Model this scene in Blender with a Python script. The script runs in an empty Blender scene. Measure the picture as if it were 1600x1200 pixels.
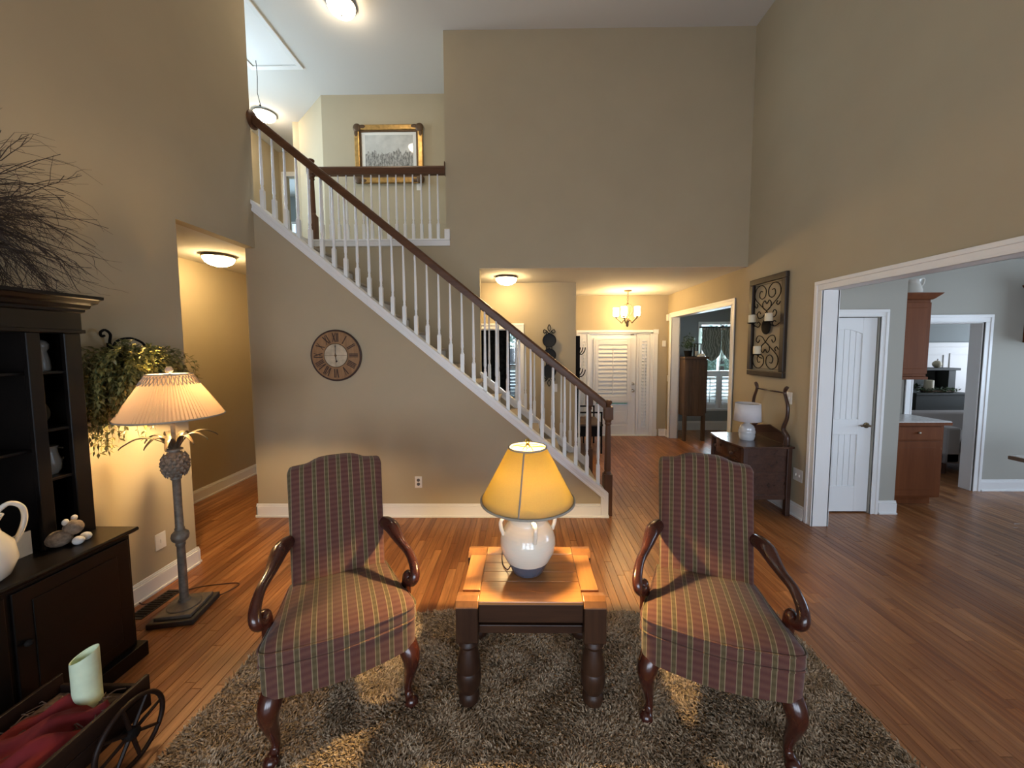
import bpy, math, random
import numpy as np
from mathutils import Matrix, Vector
random.seed(7)
PI = math.pi
SC = bpy.context.scene
COL = SC.collection

# ------------------------------------------------------------------ camera
F_PX, PITCH, YAW, ROLL, PPX, PPY, CAM_H = 573.04, 0.0661556, 0.0116492, -0.0041191, 810.45, 581.22, 1.68
fw = Vector((-math.sin(YAW) * math.cos(PITCH), math.cos(YAW) * math.cos(PITCH), -math.sin(PITCH)))
rt = Vector((math.cos(YAW), math.sin(YAW), 0)); up = rt.cross(fw)
rt2 = rt * math.cos(ROLL) + up * math.sin(ROLL); up2 = up * math.cos(ROLL) - rt * math.sin(ROLL)
cd = bpy.data.cameras.new('camera'); cam = bpy.data.objects.new('camera', cd); COL.objects.link(cam)
cam.matrix_world = Matrix(((rt2.x, up2.x, -fw.x, 0), (rt2.y, up2.y, -fw.y, 0), (rt2.z, up2.z, -fw.z, CAM_H), (0, 0, 0, 1)))
cd.sensor_width = 36; cd.lens = F_PX / 1600 * 36
cd.shift_x = -(PPX - 800) / 1600; cd.shift_y = (PPY - 600) / 1600
cd.clip_start = 0.02; cd.clip_end = 200
SC.camera = cam

# ------------------------------------------------------------------ world, exposure, daylight at the windows
SC.view_settings.view_transform = 'Standard'; SC.view_settings.look = 'None'
SC.view_settings.gamma = 1.0; SC.view_settings.use_curve_mapping = False
SC.view_settings.exposure = 1.0
try:
    SC.cycles.use_denoising = True
    SC.cycles.max_bounces = 8; SC.cycles.diffuse_bounces = 5; SC.cycles.transmission_bounces = 8
    SC.cycles.sample_clamp_indirect = 6.0
    SC.cycles.caustics_refractive = False; SC.cycles.caustics_reflective = False
except Exception:
    pass
W = bpy.data.worlds.new('World'); SC.world = W; W.use_nodes = True
wn = W.node_tree.nodes; wl = W.node_tree.links
bg = wn['Background']
sky = wn.new('ShaderNodeTexSky'); sky.sky_type = 'HOSEK_WILKIE'; sky.turbidity = 4.0; sky.sun_direction = (0.3, -0.6, 0.72)
wl.new(sky.outputs['Color'], bg.inputs['Color']); bg.inputs['Strength'].default_value = 3.4

def area_light(name, loc, rot, sx, sy, power, col):
    l = bpy.data.lights.new(name, 'AREA'); l.shape = 'RECTANGLE'; l.size = sx; l.size_y = sy
    l.energy = power; l.color = col
    o = bpy.data.objects.new(name, l); COL.objects.link(o); o.location = loc; o.rotation_euler = rot
    return o
DAY = (0.74, 0.84, 1.0)
KDAY = (0.60, 0.77, 1.0)
# daylight entering by the great room's windows (behind the photographer)
for wx in (-1.55, 0.0, 1.55):
    area_light('window_daylight', (wx, -3.52, 1.45), (PI / 2, 0, 0), 1.1, 1.7, 35, DAY)
# kitchen windows
area_light('window_daylight', (7.42, 2.2, 1.55), (PI / 2, 0, PI / 2), 2.2, 1.3, 44, KDAY)
area_light('window_daylight', (4.9, -3.52, 1.5), (PI / 2, 0, 0), 1.8, 1.6, 44, KDAY)
# dining room, study, sitting room and upstairs bedroom windows
area_light('window_daylight', (3.93, 7.62, 1.5), (-PI / 2, 0, 0), 0.75, 1.5, 80, (0.62, 0.85, 1.0))
area_light('window_daylight', (-0.25, 8.32, 1.3), (-PI / 2, 0, 0), 1.2, 1.3, 30, (0.62, 0.85, 1.0))
area_light('window_daylight', (9.05, 5.4, 1.5), (PI / 2, 0, PI / 2), 1.4, 1.3, 26, DAY)
area_light('window_daylight', (-5.1, 9.25, 4.1), (-PI / 2, 0, 0), 1.0, 1.2, 30, (0.55, 0.78, 1.0))

area_light('window_daylight', (-4.72, 4.7, 4.35), (PI / 2, 0, -PI / 2), 1.2, 1.1, 44, (0.62, 0.82, 1.0))

# ------------------------------------------------------------------ materials
MATS = {}
def nodes_of(name):
    m = bpy.data.materials.new(name); m.use_nodes = True
    nt = m.node_tree; b = nt.nodes['Principled BSDF']
    return m, nt, b
def L(nt, a, b): nt.links.new(a, b)
def mathn(nt, op, a, b=None, c=None):
    n = nt.nodes.new('ShaderNodeMath'); n.operation = op
    for i, v in enumerate((a, b, c)):
        if v is None: continue
        if isinstance(v, (int, float)): n.inputs[i].default_value = v
        else: nt.links.new(v, n.inputs[i])
    return n.outputs[0]
def mixc(nt, f, a, b, mode='MIX'):
    n = nt.nodes.new('ShaderNodeMix'); n.data_type = 'RGBA'; n.blend_type = mode
    for i, v in ((0, f), (6, a), (7, b)):
        if isinstance(v, (int, float)): n.inputs[i].default_value = v
        elif isinstance(v, tuple): n.inputs[i].default_value = (v[0], v[1], v[2], 1)
        else: nt.links.new(v, n.inputs[i])
    return n.outputs[2]
def coords(nt, scale=(1, 1, 1), kind='Object', rot=(0, 0, 0)):
    t = nt.nodes.new('ShaderNodeTexCoord'); mp = nt.nodes.new('ShaderNodeMapping')
    mp.inputs['Scale'].default_value = scale; mp.inputs['Rotation'].default_value = rot
    L(nt, t.outputs[kind], mp.inputs['Vector']); return mp.outputs[0]
def noise(nt, vec, scale, detail=3, rough=0.55):
    n = nt.nodes.new('ShaderNodeTexNoise'); n.inputs['Scale'].default_value = scale
    n.inputs['Detail'].default_value = detail; n.inputs['Roughness'].default_value = rough
    if vec is not None: L(nt, vec, n.inputs['Vector'])
    return n.outputs['Fac']
def ramp(nt, fac, stops):
    r = nt.nodes.new('ShaderNodeValToRGB'); L(nt, fac, r.inputs[0])
    el = r.color_ramp.elements
    while len(el) < len(stops): el.new(0.5)
    for e, (p, c) in zip(el, stops): e.position = p; e.color = (c[0], c[1], c[2], 1)
    return r.outputs[0]
def bump(nt, b, h, strength, dist=0.01):
    n = nt.nodes.new('ShaderNodeBump'); n.inputs['Strength'].default_value = strength
    n.inputs['Distance'].default_value = dist
    L(nt, h, n.inputs['Height']); L(nt, n.outputs[0], b.inputs['Normal'])
def plain(name, col, rough=0.5, metal=0.0, var=0.0, vscale=8.0, bmp=0.0, bscale=60.0, spec=0.5, coat=0.0):
    m, nt, b = nodes_of(name)
    b.inputs['Base Color'].default_value = (*col, 1); b.inputs['Roughness'].default_value = rough
    b.inputs['Metallic'].default_value = metal; b.inputs['Specular IOR Level'].default_value = spec
    b.inputs['Coat Weight'].default_value = coat
    if var:
        f = noise(nt, coords(nt), vscale, 4)
        c = ramp(nt, f, [(0.3, tuple(x * (1 - var) for x in col)), (0.7, tuple(min(1, x * (1 + var)) for x in col))])
        L(nt, c, b.inputs['Base Color'])
    if bmp: bump(nt, b, noise(nt, coords(nt), bscale, 4), bmp, 0.004)
    MATS[name] = m; return m
def wood(name, c1, c2, rough=0.4, axis=0, scale=14.0, stretch=12.0, coat=0.0, bmp=0.05, spec=0.5):
    m, nt, b = nodes_of(name)
    s = [1.0, 1.0, 1.0]; s[axis] = 1.0 / stretch
    v = coords(nt, tuple(s))
    f = noise(nt, v, scale, 6, 0.65); g = noise(nt, v, scale * 5, 3, 0.6)
    f = mathn(nt, 'ADD', mathn(nt, 'MULTIPLY', f, 0.7), mathn(nt, 'MULTIPLY', g, 0.3))
    L(nt, ramp(nt, f, [(0.34, c1), (0.66, c2)]), b.inputs['Base Color'])
    b.inputs['Roughness'].default_value = rough; b.inputs['Coat Weight'].default_value = coat; b.inputs['Coat Roughness'].default_value = 0.15
    b.inputs['Specular IOR Level'].default_value = spec
    bump(nt, b, f, bmp, 0.004); MATS[name] = m; return m
def emit(name, col, strength):
    m, nt, b = nodes_of(name)
    b.inputs['Base Color'].default_value = (0.9, 0.88, 0.82, 1); b.inputs['Roughness'].default_value = 0.3
    b.inputs['Emission Color'].default_value = (*col, 1); b.inputs['Emission Strength'].default_value = strength
    MATS[name] = m; return m
def glass(name, tint=(1, 1, 1), rough=0.02):
    m, nt, b = nodes_of(name)
    g = nt.nodes.new('ShaderNodeBsdfGlossy'); g.inputs['Roughness'].default_value = rough
    t = nt.nodes.new('ShaderNodeBsdfTransparent'); t.inputs['Color'].default_value = (*tint, 1)
    fr = nt.nodes.new('ShaderNodeFresnel'); fr.inputs['IOR'].default_value = 1.45
    mx = nt.nodes.new('ShaderNodeMixShader'); L(nt, fr.outputs[0], mx.inputs[0]); L(nt, t.outputs[0], mx.inputs[1]); L(nt, g.outputs[0], mx.inputs[2])
    out = [n for n in nt.nodes if n.type == 'OUTPUT_MATERIAL'][0]
    L(nt, mx.outputs[0], out.inputs['Surface']); MATS[name] = m; return m
def shade_cloth(name, refl, trans, tfac, weave=220.0):
    m, nt, b = nodes_of(name)
    d = nt.nodes.new('ShaderNodeBsdfDiffuse'); t = nt.nodes.new('ShaderNodeBsdfTranslucent')
    f = noise(nt, coords(nt), weave, 2)
    c = mixc(nt, f, tuple(x * 0.8 for x in trans), tuple(min(1, x * 1.2) for x in trans))
    d.inputs['Color'].default_value = (*refl, 1); L(nt, c, t.inputs['Color'])
    mx = nt.nodes.new('ShaderNodeMixShader'); mx.inputs[0].default_value = tfac
    L(nt, d.outputs[0], mx.inputs[1]); L(nt, t.outputs[0], mx.inputs[2])
    out = [n for n in nt.nodes if n.type == 'OUTPUT_MATERIAL'][0]
    L(nt, mx.outputs[0], out.inputs['Surface']); MATS[name] = m; return m

plain('paint', (0.43, 0.36, 0.245), 0.85, var=0.03, vscale=1.5, bmp=0.04, bscale=300, spec=0.2)
plain('paint_kitchen', (0.40, 0.385, 0.335), 0.85, bmp=0.04, bscale=300, spec=0.2)
plain('paint_grey', (0.33, 0.36, 0.36), 0.85, bmp=0.04, bscale=300, spec=0.2)
plain('paint_ceiling', (0.62, 0.60, 0.56), 0.9, bmp=0.03, bscale=300, spec=0.2)
plain('trim_white', (0.80, 0.79, 0.77), 0.4)
plain('door_white', (0.80, 0.80, 0.79), 0.4, bmp=0.02, bscale=120)
wood('cherry', (0.035, 0.008, 0.006), (0.070, 0.017, 0.009), 0.24, axis=2, coat=0.3)
wood('rail_brown', (0.070, 0.028, 0.012), (0.125, 0.054, 0.023), 0.42, axis=0, spec=0.35)
wood('newel_brown', (0.075, 0.031, 0.014), (0.13, 0.056, 0.024), 0.42, axis=2, spec=0.35)
wood('hutch_black', (0.0030, 0.0021, 0.0018), (0.0062, 0.0042, 0.0034), 0.34, axis=1, scale=8, spec=0.3)
wood('table_honey', (0.22, 0.085, 0.026), (0.44, 0.20, 0.065), 0.28, axis=1, scale=9, coat=0.25)
wood('table_honey_cross', (0.22, 0.085, 0.026), (0.44, 0.20, 0.065), 0.28, axis=0, scale=9, coat=0.25)
wood('table_mid', (0.12, 0.048, 0.017), (0.25, 0.11, 0.038), 0.3, axis=1, scale=9, coat=0.2)
wood('table_dark', (0.024, 0.010, 0.006), (0.058, 0.026, 0.013), 0.42, axis=2, spec=0.3)
wood('table_dark_cross', (0.024, 0.010, 0.006), (0.058, 0.026, 0.013), 0.42, axis=0, spec=0.3)
wood('walnut', (0.030, 0.013, 0.009), (0.075, 0.033, 0.020), 0.25, axis=1, coat=0.4)
wood('wagon_wood', (0.010, 0.0045, 0.003), (0.024, 0.011, 0.007), 0.5, axis=1, spec=0.25)
plain('ribbed_glass', (0.50, 0.50, 0.51), 0.12, coat=0.6)
wood('walnut_up', (0.030, 0.013, 0.009), (0.075, 0.033, 0.020), 0.3, axis=2, coat=0.2)
wood('kitchen_cherry', (0.120, 0.036, 0.011), (0.175, 0.056, 0.018), 0.6, axis=2, scale=7, spec=0.12)
wood('rustic', (0.05, 0.028, 0.016), (0.13, 0.075, 0.042), 0.6, axis=2)
wood('frame_wood', (0.018, 0.011, 0.007), (0.042, 0.026, 0.016), 0.5, axis=2)
wood('box_wood', (0.10, 0.05, 0.03), (0.20, 0.10, 0.06), 0.6, axis=0)
plain('iron', (0.010, 0.008, 0.007), 0.75, 0.0, spec=0.12)
plain('pan_iron', (0.009, 0.009, 0.009), 0.6, 0.1, spec=0.35)
plain('bronze', (0.16, 0.11, 0.06), 0.35, 0.9)
plain('nickel', (0.45, 0.40, 0.33), 0.3, 1.0)
plain('brass', (0.75, 0.52, 0.18), 0.2, 1.0)
plain('white_plastic', (0.78, 0.76, 0.71), 0.35)
plain('slot_grey', (0.10, 0.10, 0.10), 0.5)
plain('lamp_metal', (0.17, 0.145, 0.115), 0.55, 0.35, var=0.35, vscale=30, bmp=0.15, bscale=90)
plain('lamp_leaf', (0.12, 0.10, 0.07), 0.35, 0.7)
plain('stone_plinth', (0.15, 0.125, 0.095), 0.55, 0.1, var=0.3, vscale=22)
plain('plinth_dark', (0.035, 0.028, 0.022), 0.5)
plain('candle_cream', (0.78, 0.70, 0.52), 0.5, var=0.05)
plain('candle_green', (0.62, 0.72, 0.52), 0.45, var=0.06, vscale=25)
plain('ceramic_white', (0.72, 0.69, 0.62), 0.15, var=0.04)
plain('ceramic_dim', (0.26, 0.24, 0.21), 0.3, var=0.06)
plain('red_cloth', (0.13, 0.004, 0.006), 0.9, var=0.25, vscale=12)
plain('dried', (0.14, 0.085, 0.055), 0.8, var=0.4, vscale=40)
plain('dried_pale', (0.48, 0.38, 0.25), 0.8, var=0.3, vscale=40)
plain('twig', (0.030, 0.017, 0.010), 0.75, var=0.4, vscale=30)
plain('leaf', (0.19, 0.175, 0.055), 0.5, var=0.5, vscale=9)
plain('leaf_dark', (0.05, 0.09, 0.03), 0.5, var=0.5, vscale=9)
plain('basket', (0.07, 0.045, 0.02), 0.8, bmp=0.4, bscale=50)
plain('cord_brown', (0.06, 0.02, 0.012), 0.4)
plain('gold', (0.50, 0.30, 0.10), 0.35, 0.75, var=0.25, vscale=20, bmp=0.2, bscale=60)
plain('gold_dark', (0.10, 0.055, 0.025), 0.5, 0.4)
plain('mat_board', (0.78, 0.76, 0.70), 0.8)
plain('fur', (0.20, 0.15, 0.11), 0.9, var=0.35, vscale=60, bmp=0.5, bscale=160)
plain('fur_white', (0.62, 0.60, 0.58), 0.9, bmp=0.4, bscale=160)
plain('counter', (0.62, 0.60, 0.57), 0.25, var=0.15, vscale=40)
plain('sofa_cloth', (0.42, 0.38, 0.36), 0.9, bmp=0.2, bscale=200)
plain('carpet_stair', (0.44, 0.38, 0.30), 0.95, bmp=0.5, bscale=260)
plain('curtain_dark', (0.035, 0.033, 0.033), 0.85, var=0.7, vscale=14)
plain('fence_wood', (0.35, 0.36, 0.38), 0.8, var=0.2, vscale=5)
plain('grass_ground', (0.10, 0.16, 0.05), 0.95, var=0.3, vscale=3)
plain('tree_leaf', (0.42, 0.58, 0.42), 0.7, var=0.4, vscale=4)
plain('bark', (0.13, 0.10, 0.08), 0.9, var=0.3)
plain('mirror', (0.85, 0.87, 0.88), 0.03, 1.0)
plain('lace', (0.70, 0.72, 0.72), 0.8)
glass('pane')
# glazed two-tone jar
def jar_mat():
    m, nt, b = nodes_of('jar_glaze')
    t = nt.nodes.new('ShaderNodeTexCoord'); s = nt.nodes.new('ShaderNodeSeparateXYZ'); L(nt, t.outputs['Object'], s.inputs[0])
    nz = noise(nt, t.outputs['Object'], 30, 2)
    z = mathn(nt, 'ADD', s.outputs['Z'], mathn(nt, 'MULTIPLY', nz, 0.004))
    f = mathn(nt, 'GREATER_THAN', z, 0.073)
    rings = mathn(nt, 'SINE', mathn(nt, 'MULTIPLY', s.outputs['Z'], 420.0))
    L(nt, mixc(nt, f, (0.10, 0.115, 0.16), (0.74, 0.70, 0.60)), b.inputs['Base Color'])
    b.inputs['Roughness'].default_value = 0.18; b.inputs['Coat Weight'].default_value = 0.5
    bump(nt, b, rings, 0.06, 0.003); MATS['jar_glaze'] = m
jar_mat()
# woven striped upholstery: olive bands edged with cream lines on a maroon ground
def plaid_mat():
    m, nt, b = nodes_of('plaid')
    t = nt.nodes.new('ShaderNodeTexCoord'); s = nt.nodes.new('ShaderNodeSeparateXYZ'); L(nt, t.outputs['Object'], s.inputs[0])
    px = mathn(nt, 'PINGPONG', mathn(nt, 'ADD', s.outputs['X'], 3.0), 0.0295)
    olive = mathn(nt, 'LESS_THAN', px, 0.0080)
    c1 = mathn(nt, 'LESS_THAN', mathn(nt, 'ABSOLUTE', mathn(nt, 'SUBTRACT', px, 0.0092)), 0.0014)
    w = mathn(nt, 'ADD', s.outputs['Y'], s.outputs['Z'])
    weft = mathn(nt, 'SINE', mathn(nt, 'MULTIPLY', w, 2 * PI / 0.034))
    wf = mathn(nt, 'MULTIPLY_ADD', weft, 0.5, 0.5)
    nz = noise(nt, coords(nt, (1, 0.15, 0.15)), 180, 2)
    ground = mixc(nt, wf, (0.104, 0.038, 0.030), (0.138, 0.058, 0.042))
    ol = mixc(nt, wf, (0.090, 0.066, 0.028), (0.120, 0.092, 0.042))
    c = mixc(nt, olive, ground, ol)
    c = mixc(nt, mathn(nt, 'MULTIPLY', c1, 0.62), c, (0.40, 0.33, 0.19))
    c = mixc(nt, mathn(nt, 'MULTIPLY', nz, 0.35), c, (0.05, 0.03, 0.03))
    L(nt, c, b.inputs['Base Color']); b.inputs['Roughness'].default_value = 0.9; b.inputs['Specular IOR Level'].default_value = 0.15
    b.inputs['Sheen Weight'].default_value = 0.15
    bump(nt, b, noise(nt, coords(nt), 420, 2), 0.35, 0.002); MATS['plaid'] = m
plaid_mat()
# strip flooring; per-board value from the object or from a face attribute
def floor_mat(name, use_attr):
    m, nt, b = nodes_of(name)
    if use_attr:
        a = nt.nodes.new('ShaderNodeAttribute'); a.attribute_name = 'board'; rnd = a.outputs['Fac']
    else:
        a = nt.nodes.new('ShaderNodeObjectInfo'); rnd = a.outputs['Random']
    g = nt.nodes.new('ShaderNodeNewGeometry')
    cmb = nt.nodes.new('ShaderNodeCombineXYZ'); L(nt, mathn(nt, 'MULTIPLY', rnd, 37.0), cmb.inputs[2])
    ad = nt.nodes.new('ShaderNodeVectorMath'); ad.operation = 'ADD'; L(nt, g.outputs['Position'], ad.inputs[0]); L(nt, cmb.outputs[0], ad.inputs[1])
    mp = nt.nodes.new('ShaderNodeMapping'); mp.inputs['Scale'].default_value = (1, 0.06, 1); L(nt, ad.outputs[0], mp.inputs['Vector'])
    grain = noise(nt, mp.outputs[0], 42, 6, 0.65); fine = noise(nt, mp.outputs[0], 170, 3)
    base = ramp(nt, rnd, [(0.0, (0.29, 0.108, 0.036)), (0.3, (0.43, 0.182, 0.064)), (0.75, (0.56, 0.262, 0.100)), (1.0, (0.38, 0.150, 0.050))])
    dark = mixc(nt, 1.0, base, (0.50, 0.42, 0.36), 'MULTIPLY')
    k = mathn(nt, 'MULTIPLY_ADD', grain, 3.2, -1.25)
    kc = nt.nodes.new('ShaderNodeClamp'); L(nt, k, kc.inputs[0])
    c = mixc(nt, kc.outputs[0], dark, base)
    c = mixc(nt, mathn(nt, 'MULTIPLY', fine, 0.22), c, (0.12, 0.05, 0.02))
    L(nt, c, b.inputs['Base Color']); b.inputs['Roughness'].default_value = 0.29; b.inputs['Specular IOR Level'].default_value = 0.5
    bump(nt, b, grain, 0.06, 0.003); MATS[name] = m
floor_mat('board', False); floor_mat('board_joined', True)
plain('subfloor', (0.05, 0.03, 0.02), 0.9)
# rug pile: mixed beige and brown yarn, per-tuft value from a face attribute
def rug_mat():
    m, nt, b = nodes_of('pile')
    a = nt.nodes.new('ShaderNodeAttribute'); a.attribute_name = 'tuft'
    L(nt, ramp(nt, a.outputs['Fac'], [(0.0, (0.075, 0.050, 0.032)), (0.3, (0.24, 0.172, 0.110)), (0.65, (0.41, 0.305, 0.20)), (1.0, (0.55, 0.43, 0.30))]), b.inputs['Base Color'])
    b.inputs['Roughness'].default_value = 0.9; b.inputs['Specular IOR Level'].default_value = 0.1; MATS['pile'] = m
rug_mat()
plain('rug_back', (0.16, 0.12, 0.08), 0.95)
# landscape print, tarnished clock face
def print_mat():
    m, nt, b = nodes_of('print')
    v = coords(nt); s = nt.nodes.new('ShaderNodeSeparateXYZ'); L(nt, v, s.inputs[0])
    h = noise(nt, coords(nt, (3, 1, 1)), 4, 6)
    hill = mathn(nt, 'LESS_THAN', s.outputs['Z'], mathn(nt, 'MULTIPLY_ADD', h, 0.34, -0.15))
    tex = ramp(nt, noise(nt, coords(nt, (4, 1, 1.2)), 16, 6, 0.7), [(0.35, (0.06, 0.06, 0.055)), (0.65, (0.50, 0.48, 0.43))])
    skyc = ramp(nt, noise(nt, v, 6, 5), [(0.3, (0.42, 0.42, 0.39)), (0.7, (0.62, 0.61, 0.56))])
    L(nt, mixc(nt, hill, skyc, tex), b.inputs['Base Color']); b.inputs['Roughness'].default_value = 0.8
    b.inputs['Coat Weight'].default_value = 1.0; b.inputs['Coat Roughness'].default_value = 0.03; MATS['print'] = m
print_mat()
wood('clock_wood', (0.17, 0.085, 0.035), (0.34, 0.19, 0.085), 0.6, axis=2, scale=20, stretch=6)
plain('clock_cream', (0.48, 0.40, 0.28), 0.7, var=0.25, vscale=14)
plain('clock_ink', (0.035, 0.014, 0.009), 0.6)
shade_cloth('shade_table', (0.46, 0.33, 0.17), (1.0, 0.76, 0.22), 0.34)
shade_cloth('shade_pleat', (0.46, 0.32, 0.21), (0.95, 0.62, 0.38), 0.055)
shade_cloth('shade_white', (0.78, 0.76, 0.78), (0.7, 0.7, 0.7), 0.3)
plain('shade_trim', (0.30, 0.27, 0.22), 0.8)
emit('bulb', (1.0, 0.66, 0.30), 860.0)
emit('bulb_table', (1.0, 0.68, 0.28), 1500.0)
emit('dome_glow', (1.0, 0.70, 0.33), 40.0)
emit('dome_glow_up', (1.0, 0.82, 0.58), 24.0)
emit('shade_glow', (1.0, 0.68, 0.31), 30.0)
# valance cloth: grey-green with pale swirls
def valance_mat():
    m, nt, b = nodes_of('valance_cloth')
    w = nt.nodes.new('ShaderNodeTexWave'); w.inputs['Scale'].default_value = 6; w.inputs['Distortion'].default_value = 12; w.inputs['Detail'].default_value = 3
    L(nt, coords(nt), w.inputs['Vector'])
    L(nt, ramp(nt, w.outputs['Fac'], [(0.25, (0.20, 0.22, 0.18)), (0.95, (0.42, 0.44, 0.38))]), b.inputs['Base Color'])
    b.inputs['Roughness'].default_value = 0.85; MATS['valance_cloth'] = m
valance_mat()

# ------------------------------------------------------------------ mesh helpers
class MB:
    def __init__(s): s.v = []; s.f = []
    def add(s, vs, fs):
        o = len(s.v); s.v += [tuple(p) for p in vs]; s.f += [tuple(i + o for i in f) for f in fs]; return s
    def box(s, x0, x1, y0, y1, z0, z1):
        return s.add([(x0, y0, z0), (x1, y0, z0), (x1, y1, z0), (x0, y1, z0), (x0, y0, z1), (x1, y0, z1), (x1, y1, z1), (x0, y1, z1)],
                     [(0, 3, 2, 1), (4, 5, 6, 7), (0, 1, 5, 4), (1, 2, 6, 5), (2, 3, 7, 6), (3, 0, 4, 7)])
    def prism(s, poly, axis, a, b):
        def P(u, v, w):
            return {'x': (w, u, v), 'y': (u, w, v), 'z': (u, v, w)}[axis]
        n = len(poly)
        vs = [P(u, v, a) for u, v in poly] + [P(u, v, b) for u, v in poly]
        fs = [tuple(range(n)), tuple(range(2 * n - 1, n - 1, -1))] + [(i, (i + n), ((i + 1) % n) + n, (i + 1) % n) for i in range(n)]
        return s.add(vs, fs)
    def lathe(s, prof, n=24, c=(0, 0, 0), caps=True):
        vs = []; fs = []
        for r, z in prof:
            for k in range(n):
                a = 2 * PI * k / n; vs.append((c[0] + r * math.cos(a), c[1] + r * math.sin(a), c[2] + z))
        m = len(prof)
        for i in range(m - 1):
            for k in range(n):
                fs.append((i * n + k, i * n + (k + 1) % n, (i + 1) * n + (k + 1) % n, (i + 1) * n + k))
        if caps:
            fs.append(tuple(range(n - 1, -1, -1))); fs.append(tuple((m - 1) * n + k for k in range(n)))
        return s.add(vs, fs)
    def tube(s, pts, rad, n=8, flat=None, closed=False):
        P = [Vector(p) for p in pts]; m = len(P)
        R = rad if isinstance(rad, (list, tuple)) else [rad] * m
        T = []
        for i in range(m):
            a = P[(i - 1) % m] if (closed or i > 0) else P[i]; b = P[(i + 1) % m] if (closed or i < m - 1) else P[i]
            d = b - a; T.append(d.normalized() if d.length > 1e-9 else Vector((0, 0, 1)))
        ref = Vector((0, 0, 1)) if abs(T[0].z) < 0.9 else Vector((1, 0, 0))
        N = (ref - T[0] * ref.dot(T[0])).normalized(); vs = []; fs = []
        for i in range(m):
            N = (N - T[i] * N.dot(T[i])); N = N.normalized() if N.length > 1e-6 else T[i].orthogonal().normalized()
            B = T[i].cross(N); fx = flat[i] if flat else 1.0
            for k in range(n):
                a = 2 * PI * k / n; q = P[i] + N * (math.cos(a) * R[i] * fx) + B * (math.sin(a) * R[i]); vs.append(tuple(q))
        for i in range(m - 1 if not closed else m):
            j = (i + 1) % m
            for k in range(n): fs.append((i * n + k, i * n + (k + 1) % n, j * n + (k + 1) % n, j * n + k))
        if not closed:
            fs.append(tuple(range(n - 1, -1, -1))); fs.append(tuple((m - 1) * n + k for k in range(n)))
        return s.add(vs, fs)
    def loft(s, loops, cap0=True, cap1=True):
        n = len(loops[0]); vs = [p for l in loops for p in l]; fs = []
        for i in range(len(loops) - 1):
            for k in range(n): fs.append((i * n + k, i * n + (k + 1) % n, (i + 1) * n + (k + 1) % n, (i + 1) * n + k))
        if cap0: fs.append(tuple(range(n - 1, -1, -1)))
        if cap1: fs.append(tuple((len(loops) - 1) * n + k for k in range(n)))
        return s.add(vs, fs)
    def sphere(s, c, r, n=14, m=9, sc=(1, 1, 1)):
        prof = [(max(1e-4, r * math.sin(PI * i / m)), -r * math.cos(PI * i / m)) for i in range(m + 1)]
        k = MB().lathe(prof, n); return s.add([(c[0] + x * sc[0], c[1] + y * sc[1], c[2] + z * sc[2]) for x, y, z in k.v], k.f)
    def rot(s, M, c=(0, 0, 0)):
        s.v = [tuple(M @ (Vector(p) - Vector(c)) + Vector(c)) for p in s.v]; return s
    def build(s, name, mat, parent=None, smooth=None, bevel=0.0, world=False, loc=None, sub=0):
        vs = s.v
        if world and parent is not None:
            l = parent.location; vs = [(x - l.x, y - l.y, z - l.z) for x, y, z in vs]
        me = bpy.data.meshes.new(name); me.from_pydata(vs, [], s.f); me.update()
        me.materials.append(MATS[mat] if isinstance(mat, str) else mat)
        o = bpy.data.objects.new(name, me); COL.objects.link(o)
        if parent is not None: o.parent = parent
        if loc is not None: o.location = loc
        if smooth is not None:
            me.polygons.foreach_set('use_smooth', [True] * len(me.polygons))
            if smooth < 3: me.set_sharp_from_angle(angle=smooth)
        if bevel:
            b = o.modifiers.new('bevel', 'BEVEL'); b.width = bevel; b.segments = 2; b.limit_method = 'ANGLE'; b.angle_limit = 0.6
        if sub:
            q = o.modifiers.new('sub', 'SUBSURF'); q.levels = sub; q.render_levels = sub
        return o
SM = 0.7
def thing(name, label, cat, loc=(0, 0, 0), rz=0.0, group=None):
    o = bpy.data.objects.new(name, None); COL.objects.link(o); o.location = loc; o.rotation_euler = (0, 0, rz)
    o.empty_display_size = 0.05
    return tag(o, label, cat, group)
def tag(o, label, cat, group=None):
    o['label'] = label; o['category'] = cat
    if group: o['group'] = group
    return o
def struct(name, mb, mat, parent=None, label=None, **k):
    o = mb.build(name, mat, parent, **k)
    if parent is None:
        o['kind'] = 'structure'
        if label: o['label'] = label
    return o
def copy_tree(o, parent=None):
    c = o.copy(); COL.objects.link(c); c.parent = parent
    for ch in list(o.children): copy_tree(ch, c)
    return c
def point_light(name, loc, power, col, radius, parent=None):
    l = bpy.data.lights.new(name, 'POINT'); l.energy = power; l.color = col; l.shadow_soft_size = radius
    o = bpy.data.objects.new(name, l); COL.objects.link(o); o.location = loc
    if parent is not None: o.parent = parent
    return o
def catmull(pts, k=5):
    out = []; n = len(pts)
    for i in range(n - 1):
        p0, p1, p2, p3 = pts[max(0, i - 1)], pts[i], pts[i + 1], pts[min(n - 1, i + 2)]
        for j in range(k):
            t = j / k
            out.append(tuple(0.5 * (2 * b + (c - a) * t + (2 * a - 5 * b + 4 * c - d) * t * t + (3 * b - a - 3 * c + d) * t ** 3) for a, b, c, d in zip(p0, p1, p2, p3)))
    out.append(tuple(pts[-1])); return out

# ------------------------------------------------------------------ room dimensions (metres)
XL, XR, Y1, Y2, ZC, ZF, ZT, YB = -2.56, 2.70, 3.55, 4.50, 2.64, 2.98, 5.36, -3.4
YA, YD, YP, YK = 5.50, 6.90, 3.63, 4.22

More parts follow.
